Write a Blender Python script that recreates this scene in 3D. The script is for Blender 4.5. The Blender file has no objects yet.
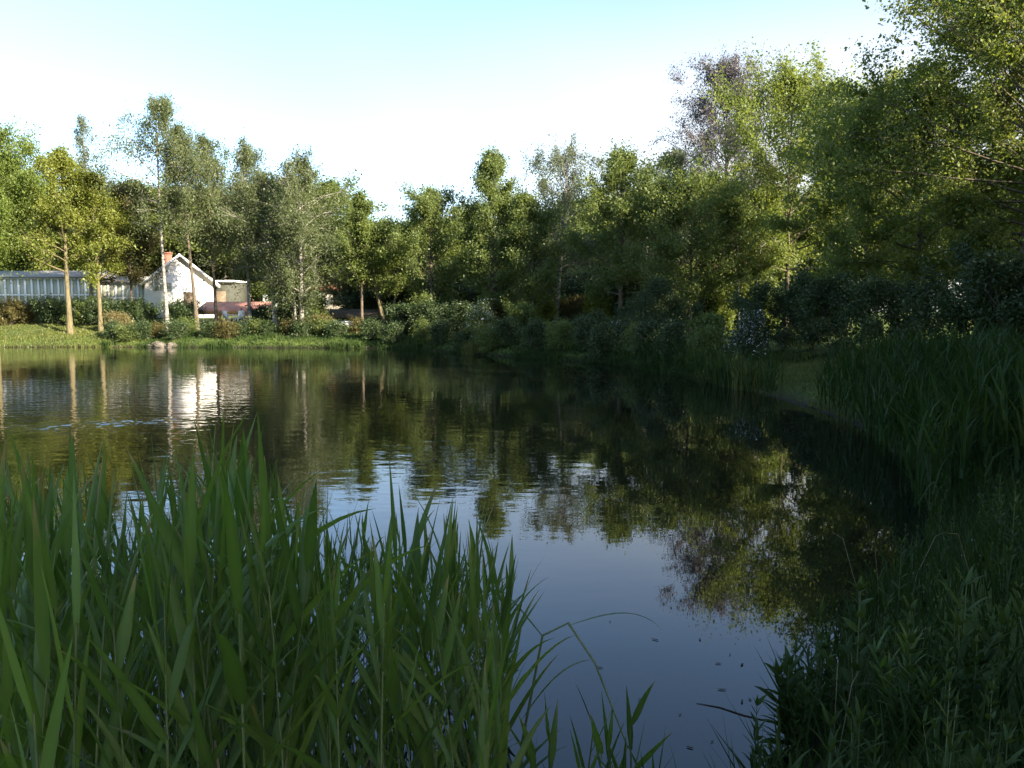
import bpy, math, random
import numpy as np
from mathutils import Vector

# ------------------------------------------------------------------ camera, sky, sun, exposure
scene = bpy.context.scene
COL = scene.collection
R = math.radians
F_PX, CAM_H, PITCH = 770.0, 2.2, 5.41
cam_d = bpy.data.cameras.new('camera')
cam = bpy.data.objects.new('camera', cam_d)
COL.objects.link(cam)
cam.location = (0, 0, CAM_H)
cam.rotation_euler = (R(90 - PITCH), 0, 0)
cam_d.sensor_width = 36
cam_d.lens = F_PX / 1024 * 36
cam_d.clip_start = 0.05
cam_d.clip_end = 3000
scene.camera = cam

SUN_AZ, SUN_EL = 56.0, 25.0          # degrees to the right of straight behind the camera, height
world = bpy.data.worlds.new('World')
scene.world = world
world.use_nodes = True
wn = world.node_tree
for n in list(wn.nodes):
    wn.nodes.remove(n)
sky = wn.nodes.new('ShaderNodeTexSky')
sky.sky_type = 'NISHITA'
sky.sun_disc = False
sky.sun_elevation = R(SUN_EL)
sky.sun_rotation = R(180 - SUN_AZ)
sky.air_density = 1.0
sky.dust_density = 1.1
sky.ozone_density = 2.2
bg = wn.nodes.new('ShaderNodeBackground')
bg.inputs['Strength'].default_value = 0.083
wo = wn.nodes.new('ShaderNodeOutputWorld')
# a thin veil of high white cloud, thickest over the far right-hand side
tcs = wn.nodes.new('ShaderNodeTexCoord')
dotn = wn.nodes.new('ShaderNodeVectorMath')
dotn.operation = 'DOT_PRODUCT'
dotn.inputs[1].default_value = Vector((0.42, 0.9, 0.14)).normalized()
wn.links.new(tcs.outputs['Generated'], dotn.inputs[0])
cl = wn.nodes.new('ShaderNodeTexNoise')
cl.inputs['Scale'].default_value = 2.2
cl.inputs['Detail'].default_value = 3
wn.links.new(tcs.outputs['Generated'], cl.inputs['Vector'])
ad = wn.nodes.new('ShaderNodeMath')
ad.operation = 'MULTIPLY_ADD'
wn.links.new(cl.outputs['Fac'], ad.inputs[0])
ad.inputs[1].default_value = 0.22
wn.links.new(dotn.outputs['Value'], ad.inputs[2])
vr = wn.nodes.new('ShaderNodeMapRange')
vr.interpolation_type = 'SMOOTHSTEP'
vr.inputs['From Min'].default_value = 0.86
vr.inputs['From Max'].default_value = 1.13
vr.inputs['To Max'].default_value = 0.75
wn.links.new(ad.outputs[0], vr.inputs['Value'])
vm = wn.nodes.new('ShaderNodeMix')
vm.data_type = 'RGBA'
vm.inputs[7].default_value = (3.2, 3.1, 2.9, 1)
sep = wn.nodes.new('ShaderNodeSeparateXYZ')
wn.links.new(tcs.outputs['Generated'], sep.inputs[0])
lo = wn.nodes.new('ShaderNodeMapRange')
lo.interpolation_type = 'SMOOTHSTEP'
lo.inputs['From Min'].default_value = 0.42
lo.inputs['From Max'].default_value = 0.2
wn.links.new(sep.outputs['Z'], lo.inputs['Value'])
vl = wn.nodes.new('ShaderNodeMath')
vl.operation = 'MULTIPLY'
wn.links.new(vr.outputs[0], vl.inputs[0])
wn.links.new(lo.outputs[0], vl.inputs[1])
wn.links.new(vl.outputs[0], vm.inputs[0])
wn.links.new(sky.outputs[0], vm.inputs[6])
wn.links.new(vm.outputs[2], bg.inputs[0])
wn.links.new(bg.outputs[0], wo.inputs[0])

sun_d = bpy.data.lights.new('sun', 'SUN')
sun_d.energy = 5.0
sun_d.angle = R(0.5)
sun_d.color = (1.0, 0.88, 0.7)
sun = bpy.data.objects.new('sun', sun_d)
COL.objects.link(sun)
S = Vector((math.sin(R(SUN_AZ)) * math.cos(R(SUN_EL)), -math.cos(R(SUN_AZ)) * math.cos(R(SUN_EL)), math.sin(R(SUN_EL))))
sun.rotation_euler = S.to_track_quat('Z', 'Y').to_euler()
sun.location = S * 100

vs = scene.view_settings
vs.view_transform = 'Standard'
vs.look = 'None'
vs.gamma = 1
vs.use_curve_mapping = False
vs.exposure = 2.42
scene.render.engine = 'CYCLES'
cy = scene.cycles
cy.max_bounces = 6
cy.diffuse_bounces = 3
cy.glossy_bounces = 3
cy.transmission_bounces = 4
cy.transparent_max_bounces = 4
cy.caustics_reflective = False
cy.caustics_refractive = False
cy.use_denoising = True
cy.sample_clamp_indirect = 6

# ------------------------------------------------------------------ pixel helpers (only to read positions off the photograph)
_c, _s = math.cos(R(PITCH)), math.sin(R(PITCH))


def ray(px, py):
    a, b = (px - 512) / F_PX, (384 - py) / F_PX
    return np.array([a, _c + b * _s, -_s + b * _c])


def at(px, py, D):
    d = ray(px, py)
    return d * (D / d[1]) + np.array([0, 0, CAM_H])


def X_at(px, D):
    return at(px, 330, D)[0]


def Z_at(py, D):
    return at(512, py, D)[2]


# ------------------------------------------------------------------ materials
def mat_base(name):
    m = bpy.data.materials.new(name)
    m.use_nodes = True
    nt = m.node_tree
    for n in list(nt.nodes):
        nt.nodes.remove(n)
    out = nt.nodes.new('ShaderNodeOutputMaterial')
    return m, nt, out


def N(nt, t, **kw):
    n = nt.nodes.new(t)
    for k, v in kw.items():
        if k in n.inputs:
            n.inputs[k].default_value = v
        else:
            setattr(n, k, v)
    return n


def ramp(nt, fac, stops):
    r = nt.nodes.new('ShaderNodeValToRGB')
    e = r.color_ramp.elements
    while len(e) > len(stops):
        e.remove(e[-1])
    while len(e) < len(stops):
        e.new(0.5)
    for k, (p, c) in enumerate(stops):
        e[k].position = p
        e[k].color = (*c, 1)
    nt.links.new(fac, r.inputs[0])
    return r.outputs[0]


def leaf_mat(name, c0, c1, c2=None, trans=0.5, rough=0.5, spec=0.3):
    m, nt, out = mat_base(name)
    at_ = N(nt, 'ShaderNodeAttribute', attribute_name='tint')
    stops = [(0.0, c0), (0.85 if c2 else 1.0, c1)] + ([(1.0, c2)] if c2 else [])
    col = ramp(nt, at_.outputs['Fac'], stops)
    p = N(nt, 'ShaderNodeBsdfPrincipled')
    p.inputs['Roughness'].default_value = rough
    p.inputs['Specular IOR Level'].default_value = spec
    nt.links.new(col, p.inputs['Base Color'])
    tr = N(nt, 'ShaderNodeBsdfTranslucent')
    hs = N(nt, 'ShaderNodeHueSaturation')
    hs.inputs['Hue'].default_value = 0.485
    hs.inputs['Saturation'].default_value = 1.15
    hs.inputs['Value'].default_value = 1.5
    nt.links.new(col, hs.inputs['Color'])
    nt.links.new(hs.outputs[0], tr.inputs[0])
    mx = N(nt, 'ShaderNodeMixShader')
    mx.inputs[0].default_value = trans
    nt.links.new(p.outputs[0], mx.inputs[1])
    nt.links.new(tr.outputs[0], mx.inputs[2])
    nt.links.new(mx.outputs[0], out.inputs[0])
    return m


def noise_mat(name, stops, scale=8.0, rough=0.85, detail=5.0, stretch=(1, 1, 1), bump=0.0, spec=0.25, obj=True):
    m, nt, out = mat_base(name)
    tc = N(nt, 'ShaderNodeTexCoord')
    mp = N(nt, 'ShaderNodeMapping')
    mp.inputs['Scale'].default_value = stretch
    nt.links.new(tc.outputs['Object'], mp.inputs[0])
    nz = N(nt, 'ShaderNodeTexNoise')
    nz.inputs['Scale'].default_value = scale
    nz.inputs['Detail'].default_value = detail
    nz.inputs['Roughness'].default_value = 0.62
    nt.links.new(mp.outputs[0], nz.inputs['Vector'])
    col = ramp(nt, nz.outputs['Fac'], stops)
    p = N(nt, 'ShaderNodeBsdfPrincipled')
    p.inputs['Roughness'].default_value = rough
    p.inputs['Specular IOR Level'].default_value = spec
    nt.links.new(col, p.inputs['Base Color'])
    if bump:
        b = N(nt, 'ShaderNodeBump')
        b.inputs['Strength'].default_value = bump
        b.inputs['Distance'].default_value = 0.03
        nt.links.new(nz.outputs['Fac'], b.inputs['Height'])
        nt.links.new(b.outputs[0], p.inputs['Normal'])
    nt.links.new(p.outputs[0], out.inputs[0])
    return m


M = {}
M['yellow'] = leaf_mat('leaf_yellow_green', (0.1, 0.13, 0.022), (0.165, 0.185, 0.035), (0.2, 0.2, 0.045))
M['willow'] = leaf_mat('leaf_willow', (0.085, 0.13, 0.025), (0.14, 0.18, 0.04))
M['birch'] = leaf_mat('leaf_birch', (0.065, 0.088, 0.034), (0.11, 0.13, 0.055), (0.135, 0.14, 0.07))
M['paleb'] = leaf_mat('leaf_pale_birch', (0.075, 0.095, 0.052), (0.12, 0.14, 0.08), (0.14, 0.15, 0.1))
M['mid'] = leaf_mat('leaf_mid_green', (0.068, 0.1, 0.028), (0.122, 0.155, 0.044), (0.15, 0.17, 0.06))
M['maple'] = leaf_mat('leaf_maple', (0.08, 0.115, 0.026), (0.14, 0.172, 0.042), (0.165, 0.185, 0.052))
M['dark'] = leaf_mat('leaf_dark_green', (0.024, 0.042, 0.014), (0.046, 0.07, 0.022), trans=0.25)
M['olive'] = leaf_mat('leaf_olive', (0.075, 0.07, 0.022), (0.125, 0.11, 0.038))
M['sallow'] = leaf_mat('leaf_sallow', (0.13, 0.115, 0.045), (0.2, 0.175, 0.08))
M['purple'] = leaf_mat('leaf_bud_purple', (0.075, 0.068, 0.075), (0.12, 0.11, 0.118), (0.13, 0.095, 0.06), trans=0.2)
M['blossom'] = leaf_mat('blossom_white', (0.36, 0.36, 0.37), (0.62, 0.62, 0.62), trans=0.25)
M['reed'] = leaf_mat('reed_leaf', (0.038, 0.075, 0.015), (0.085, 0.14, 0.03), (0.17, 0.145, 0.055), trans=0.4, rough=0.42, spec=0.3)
M['reed_sun'] = leaf_mat('reed_leaf_sunlit', (0.07, 0.13, 0.025), (0.12, 0.18, 0.045), trans=0.42, rough=0.42)  # lighter copy of the reed leaf, sunlight put into its colour
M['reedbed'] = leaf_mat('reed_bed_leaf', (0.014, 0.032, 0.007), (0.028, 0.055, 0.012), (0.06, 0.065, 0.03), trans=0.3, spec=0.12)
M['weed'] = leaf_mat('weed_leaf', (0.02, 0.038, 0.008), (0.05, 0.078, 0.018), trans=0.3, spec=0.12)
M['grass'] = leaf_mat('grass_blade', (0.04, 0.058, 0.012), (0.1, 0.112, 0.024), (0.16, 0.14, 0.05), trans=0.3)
M['shade_grass'] = leaf_mat('grass_blade_shaded', (0.016, 0.032, 0.008), (0.034, 0.058, 0.014), (0.09, 0.085, 0.035), trans=0.3, spec=0.12)  # darker copy of the grass, shade of the banks put into its colour
M['stalk'] = noise_mat('reed_stalk', [(0.3, (0.05, 0.085, 0.025)), (0.7, (0.13, 0.145, 0.06))], 6, 0.6)
M['bark'] = noise_mat('bark_brown', [(0.3, (0.035, 0.026, 0.018)), (0.7, (0.13, 0.105, 0.075))], 5, 0.95, stretch=(3, 3, 0.6), bump=0.6)
M['bark_lit'] = noise_mat('bark_sunlit', [(0.3, (0.05, 0.042, 0.02)), (0.7, (0.15, 0.127, 0.068))], 4, 0.95, stretch=(3, 3, 0.7), bump=0.6)  # yellower, lighter copy of the bark, sunlight on the trunks put into its colour
M['bark_birch'] = noise_mat('bark_birch', [(0.36, (0.05, 0.045, 0.04)), (0.52, (0.19, 0.175, 0.15)), (0.8, (0.34, 0.315, 0.28))], 2.2, 0.8, stretch=(0.8, 0.8, 3.0), bump=0.3)
M['rock'] = noise_mat('rock', [(0.3, (0.045, 0.038, 0.03)), (0.7, (0.15, 0.13, 0.105))], 3, 0.95, bump=0.8)
M['white_wall'] = noise_mat('white_render', [(0.2, (0.72, 0.71, 0.68)), (0.8, (0.82, 0.81, 0.79))], 3, 0.9, bump=0.1)
M['cream_wall'] = noise_mat('cream_render', [(0.2, (0.48, 0.42, 0.34)), (0.8, (0.6, 0.54, 0.44))], 3, 0.9, bump=0.1)
M['white_paint'] = noise_mat('white_paint', [(0.2, (0.74, 0.74, 0.72)), (0.8, (0.82, 0.82, 0.8))], 5, 0.5)
M['slate'] = noise_mat('slate_roof', [(0.3, (0.17, 0.165, 0.155)), (0.7, (0.3, 0.29, 0.27))], 4, 0.95, stretch=(1, 1, 3), bump=0.3)
M['palroof'] = noise_mat('pale_roof', [(0.3, (0.3, 0.28, 0.23)), (0.7, (0.5, 0.47, 0.4))], 4, 0.8, bump=0.3)
M['redtile'] = noise_mat('red_tile', [(0.3, (0.15, 0.055, 0.035)), (0.7, (0.28, 0.115, 0.07))], 5, 0.85, stretch=(1, 1, 2), bump=0.5)
M['pinkroof'] = noise_mat('pink_awning', [(0.3, (0.48, 0.2, 0.14)), (0.7, (0.58, 0.29, 0.22))], 3, 0.8)
M['brick'] = noise_mat('brick', [(0.3, (0.12, 0.05, 0.035)), (0.7, (0.22, 0.1, 0.07))], 7, 0.9, bump=0.3)
M['orange'] = noise_mat('varnished_wood', [(0.3, (0.34, 0.17, 0.06)), (0.7, (0.48, 0.27, 0.11))], 5, 0.6, stretch=(1, 1, 4))
M['brownwood'] = noise_mat('brown_wood', [(0.3, (0.06, 0.045, 0.03)), (0.7, (0.14, 0.11, 0.075))], 5, 0.8)
M['darkwall'] = noise_mat('dark_wall', [(0.3, (0.03, 0.033, 0.025)), (0.7, (0.055, 0.055, 0.042))], 5, 0.8)


def glass_mat():
    m, nt, out = mat_base('window_glass')
    p = N(nt, 'ShaderNodeBsdfPrincipled')
    p.inputs['Base Color'].default_value = (0.34, 0.36, 0.27, 1)
    p.inputs['Roughness'].default_value = 0.22
    p.inputs['IOR'].default_value = 1.5
    nt.links.new(p.outputs[0], out.inputs[0])
    return m


M['glass'] = glass_mat()


def ground_mat():
    m, nt, out = mat_base('grassy_ground')
    g = N(nt, 'ShaderNodeNewGeometry')
    n1 = N(nt, 'ShaderNodeTexNoise')
    n1.inputs['Scale'].default_value = 0.6
    n1.inputs['Detail'].default_value = 8
    n1.inputs['Roughness'].default_value = 0.7
    nt.links.new(g.outputs['Position'], n1.inputs['Vector'])
    col = ramp(nt, n1.outputs['Fac'], [(0.3, (0.03, 0.042, 0.012)), (0.5, (0.055, 0.08, 0.016)), (0.65, (0.08, 0.1, 0.022)), (0.8, (0.1, 0.085, 0.045))])
    # wet mud below the waterline's edge
    sp = N(nt, 'ShaderNodeSeparateXYZ')
    nt.links.new(g.outputs['Position'], sp.inputs[0])
    mr = N(nt, 'ShaderNodeMapRange')
    mr.inputs['From Min'].default_value = 0.03
    mr.inputs['From Max'].default_value = 0.22
    nt.links.new(sp.outputs['Z'], mr.inputs['Value'])
    mx = N(nt, 'ShaderNodeMix', data_type='RGBA')
    mx.inputs['A'].default_value = (0.02, 0.017, 0.01, 1)
    nt.links.new(mr.outputs[0], mx.inputs['Factor'])
    nt.links.new(col, mx.inputs[7])
    mx.inputs[6].default_value = (0.022, 0.018, 0.011, 1)
    p = N(nt, 'ShaderNodeBsdfPrincipled')
    p.inputs['Roughness'].default_value = 0.95
    p.inputs['Specular IOR Level'].default_value = 0.15
    nt.links.new(mx.outputs[2], p.inputs['Base Color'])
    n2 = N(nt, 'ShaderNodeTexNoise')
    n2.inputs['Scale'].default_value = 9
    n2.inputs['Detail'].default_value = 6
    nt.links.new(g.outputs['Position'], n2.inputs['Vector'])
    b = N(nt, 'ShaderNodeBump')
    b.inputs['Strength'].default_value = 0.8
    b.inputs['Distance'].default_value = 0.08
    nt.links.new(n2.outputs['Fac'], b.inputs['Height'])
    nt.links.new(b.outputs[0], p.inputs['Normal'])
    nt.links.new(p.outputs[0], out.inputs[0])
    return m


def water_mat(name, amp=1.0, everywhere=False):
    m, nt, out = mat_base(name)
    g = N(nt, 'ShaderNodeNewGeometry')
    p = N(nt, 'ShaderNodeBsdfPrincipled')
    p.inputs['Base Color'].default_value = (0.006, 0.007, 0.004, 1)
    p.inputs['Roughness'].default_value = 0.015
    p.inputs['IOR'].default_value = 1.5
    mp = N(nt, 'ShaderNodeMapping')
    mp.inputs['Scale'].default_value = (0.55, 1.0, 1.0)
    mp.inputs['Rotation'].default_value = (0, 0, R(12))
    nt.links.new(g.outputs['Position'], mp.inputs[0])
    n1 = N(nt, 'ShaderNodeTexNoise')                # wind ripples
    n1.inputs['Scale'].default_value = 3.2
    n1.inputs['Detail'].default_value = 2.5
    n1.inputs['Roughness'].default_value = 0.5
    nt.links.new(mp.outputs[0], n1.inputs['Vector'])
    n2 = N(nt, 'ShaderNodeTexNoise')                # slow swell
    n2.inputs['Scale'].default_value = 0.55
    n2.inputs['Detail'].default_value = 1.0
    nt.links.new(mp.outputs[0], n2.inputs['Vector'])
    # calm towards the right-hand bank, breeze over the open left half
    sp = N(nt, 'ShaderNodeSeparateXYZ')
    nt.links.new(g.outputs['Position'], sp.inputs[0])
    mr = N(nt, 'ShaderNodeMapRange', interpolation_type='SMOOTHSTEP')
    mr.inputs['From Min'].default_value = 3.0
    mr.inputs['From Max'].default_value = -3.5
    mr.inputs['To Min'].default_value = 0.10
    mr.inputs['To Max'].default_value = 1.0
    nt.links.new(sp.outputs['X'], mr.inputs['Value'])
    mry = N(nt, 'ShaderNodeMapRange', interpolation_type='SMOOTHSTEP')
    mry.inputs['From Min'].default_value = 4.0
    mry.inputs['From Max'].default_value = 12.0
    mry.inputs['To Min'].default_value = 0.15
    mry.inputs['To Max'].default_value = 1.0
    nt.links.new(sp.outputs['Y'], mry.inputs['Value'])
    n3 = N(nt, 'ShaderNodeTexNoise')                # patches of breeze
    n3.inputs['Scale'].default_value = 0.16
    n3.inputs['Detail'].default_value = 2.0
    nt.links.new(g.outputs['Position'], n3.inputs['Vector'])
    m3 = N(nt, 'ShaderNodeMapRange')
    m3.inputs['From Min'].default_value = 0.38
    m3.inputs['From Max'].default_value = 0.62
    m3.inputs['To Min'].default_value = 0.3
    m3.inputs['To Max'].default_value = 1.0
    nt.links.new(n3.outputs['Fac'], m3.inputs['Value'])
    a1 = N(nt, 'ShaderNodeMath', operation='MULTIPLY')
    nt.links.new(mr.outputs[0], a1.inputs[0])
    nt.links.new(mry.outputs[0], a1.inputs[1])
    a2 = N(nt, 'ShaderNodeMath', operation='MULTIPLY')
    nt.links.new(a1.outputs[0], a2.inputs[0])
    nt.links.new(m3.outputs[0], a2.inputs[1])
    h1 = N(nt, 'ShaderNodeMath', operation='MULTIPLY')
    nt.links.new(n1.outputs['Fac'], h1.inputs[0])
    if everywhere:
        h1.inputs[1].default_value = 1.0
    else:
        nt.links.new(a2.outputs[0], h1.inputs[1])
    h2 = N(nt, 'ShaderNodeMath', operation='MULTIPLY_ADD')
    nt.links.new(n2.outputs['Fac'], h2.inputs[0])
    h2.inputs[1].default_value = 0.45
    nt.links.new(h1.outputs[0], h2.inputs[2])
    b = N(nt, 'ShaderNodeBump')
    b.inputs['Strength'].default_value = 1.0
    b.inputs['Distance'].default_value = 0.0115 * amp
    nt.links.new(h2.outputs[0], b.inputs['Height'])
    nt.links.new(b.outputs[0], p.inputs['Normal'])
    nt.links.new(p.outputs[0], out.inputs[0])
    return m


# ------------------------------------------------------------------ mesh helpers
class MB:
    """collects verts and faces of ONE mesh"""

    def __init__(self):
        self.v, self.f, self.t, self.n = [], [], [], 0

    def add(self, v, faces, tint=0.5):
        v = np.asarray(v, float).reshape(-1, 3)
        faces = np.asarray(faces, int)
        self.v.append(v)
        self.f.append(faces + self.n)
        t = np.broadcast_to(np.asarray(tint, float), (len(v),))
        self.t.append(t)
        self.n += len(v)

    def tube(self, pts, rad, sides=6, cap=True):
        pts = np.asarray(pts, float)
        rad = np.broadcast_to(np.asarray(rad, float), (len(pts),))
        d = np.gradient(pts, axis=0)
        d /= np.linalg.norm(d, axis=1, keepdims=True) + 1e-9
        ref = np.where(np.abs(d[:, 2:3]) > 0.9, [[1.0, 0, 0]], [[0, 0, 1.0]])
        u = np.cross(d, ref)
        u /= np.linalg.norm(u, axis=1, keepdims=True) + 1e-9
        for i in range(1, len(u)):                     # keep the frame from flipping
            w = u[i - 1] - d[i] * np.dot(u[i - 1], d[i])
            u[i] = w / (np.linalg.norm(w) + 1e-9)
        w = np.cross(d, u)
        a = np.linspace(0, 2 * np.pi, sides, endpoint=False)
        ring = pts[:, None] + rad[:, None, None] * (np.cos(a)[None, :, None] * u[:, None] + np.sin(a)[None, :, None] * w[:, None])
        n = len(pts)
        i, j = np.meshgrid(np.arange(n - 1), np.arange(sides), indexing='ij')
        j2 = (j + 1) % sides
        q = np.stack([i * sides + j, i * sides + j2, (i + 1) * sides + j2, (i + 1) * sides + j], -1).reshape(-1, 4)
        self.add(ring.reshape(-1, 3), q)

    def box(self, lo, hi, rot=0.0, about=(0, 0)):
        (x0, y0, z0), (x1, y1, z1) = lo, hi
        v = np.array([[x, y, z] for z in (z0, z1) for x, y in ((x0, y0), (x1, y0), (x1, y1), (x0, y1))], float)
        self.add(v, [[0, 3, 2, 1], [4, 5, 6, 7], [0, 1, 5, 4], [1, 2, 6, 5], [2, 3, 7, 6], [3, 0, 4, 7]])

    def prism(self, poly, vec):
        """a flat outline pushed along vec"""
        p = np.asarray(poly, float)
        n = len(p)
        v = np.concatenate([p, p + np.asarray(vec, float)])
        self.polys = getattr(self, 'polys', [])
        b = self.n
        self.add(v, [[i, (i + 1) % n, n + (i + 1) % n, n + i] for i in range(n)])
        self.polys.append([b + i for i in range(n)][::-1])
        self.polys.append([b + n + i for i in range(n)])

    def build(self, name, mat, parent=None, smooth=False):
        v = np.concatenate(self.v)
        quads = [f for f in self.f if f.shape[1] == 4]
        tris = [f for f in self.f if f.shape[1] == 3]
        polys = getattr(self, 'polys', [])
        loops, starts, k = [], [], 0
        for grp, w in ((quads, 4), (tris, 3)):
            if grp:
                g = np.concatenate(grp)
                loops.append(g.ravel())
                starts.append(k + np.arange(len(g)) * w)
                k += g.size
        for p in polys:
            loops.append(np.array(p))
            starts.append(np.array([k]))
            k += len(p)
        loops = np.concatenate(loops)
        starts = np.concatenate(starts)
        me = bpy.data.meshes.new(name)
        me.vertices.add(len(v))
        me.vertices.foreach_set('co', v.astype(np.float32).ravel())
        me.loops.add(len(loops))
        me.loops.foreach_set('vertex_index', loops.astype(np.int32))
        me.polygons.add(len(starts))
        me.polygons.foreach_set('loop_start', starts.astype(np.int32))
        a = me.attributes.new('tint', 'FLOAT', 'POINT')
        a.data.foreach_set('value', np.concatenate(self.t).astype(np.float32))
        me.update(calc_edges=True)
        me.validate()
        if smooth:
            me.polygons.foreach_set('use_smooth', np.ones(len(me.polygons), bool))
        me.materials.append(mat)
        o = bpy.data.objects.new(name, me)
        COL.objects.link(o)
        if parent is not None:
            o.parent = parent
        return o


def thing(name, label, cat, loc=(0, 0, 0), rz=0.0, group=None):
    o = bpy.data.objects.new(name, None)
    o.empty_display_size = 0.2
    COL.objects.link(o)
    o.location = loc
    o.rotation_euler = (0, 0, rz)
    tag(o, label, cat, group)
    return o


def tag(o, label, cat, group=None):
    o['label'] = label
    o['category'] = cat
    if group:
        o['group'] = group
    return o


def kids(o):
    return [c for c in COL.objects if c.parent == o]


def dup(root, loc, rz=0.0, s=1.0, label=None, group=None, children=None):
    c = root.copy()
    COL.objects.link(c)
    c.location = loc
    c.rotation_euler = (0, 0, rz)
    c.scale = (s, s, s) if np.isscalar(s) else s
    if label:
        c['label'] = label
    if group:
        c['group'] = group
    for ch in (children or kids(root)):
        d = ch.copy()
        COL.objects.link(d)
        d.parent = c
    return c


def leaves(mb, P, size, rng, tint, asp=0.62, up=0.0, hang=0.0):
    """rhombic leaf faces at the points P"""
    n = len(P)
    if n == 0:
        return
    d = rng.normal(size=(n, 3))
    d[:, 2] -= hang * 2
    d /= np.linalg.norm(d, axis=1, keepdims=True)
    r = rng.normal(size=(n, 3))
    r[:, 2] *= 1 - up
    w = np.cross(d, r)
    w /= np.linalg.norm(w, axis=1, keepdims=True) + 1e-9
    s = (size * np.clip(rng.lognormal(-0.03, 0.38, n), 0.4, 1.9))[:, None]
    nrm = np.cross(w, d)
    v = np.stack([P, P + d * s * 0.45 + w * s * asp * 0.5 + nrm * s * 0.08, P + d * s, P + d * s * 0.45 - w * s * asp * 0.5 + nrm * s * 0.08], 1)
    q = np.arange(n * 4).reshape(n, 4)
    mb.add(v.reshape(-1, 3), q, np.repeat(tint, 4))


PROFILE = {
    'ovoid': lambda t: np.clip(math.sin(math.pi * min(1, (0.12 + 0.86 * t) ** 0.85)), 0.12, 1),
    'broad': lambda t: max(0.2, (1 - abs(2 * t - 0.85) ** 2.4 * 0.75) if t < 1 else 0.2),
    'column': lambda t: max(0.22, 0.85 * (1 - t ** 3) + 0.1 - 0.4 * max(0, 0.15 - t)),
    'cone': lambda t: max(0.08, 1 - t),
    'birch': lambda t: max(0.2, 0.45 + 0.55 * min(1, t * 3) if t < 0.34 else (1 - (t - 0.34) / 0.66) ** 0.6),
    'spire': lambda t: max(0.12, (1 - t) ** 0.8 * (0.55 + 0.45 * min(1, t * 4))),
}


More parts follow.
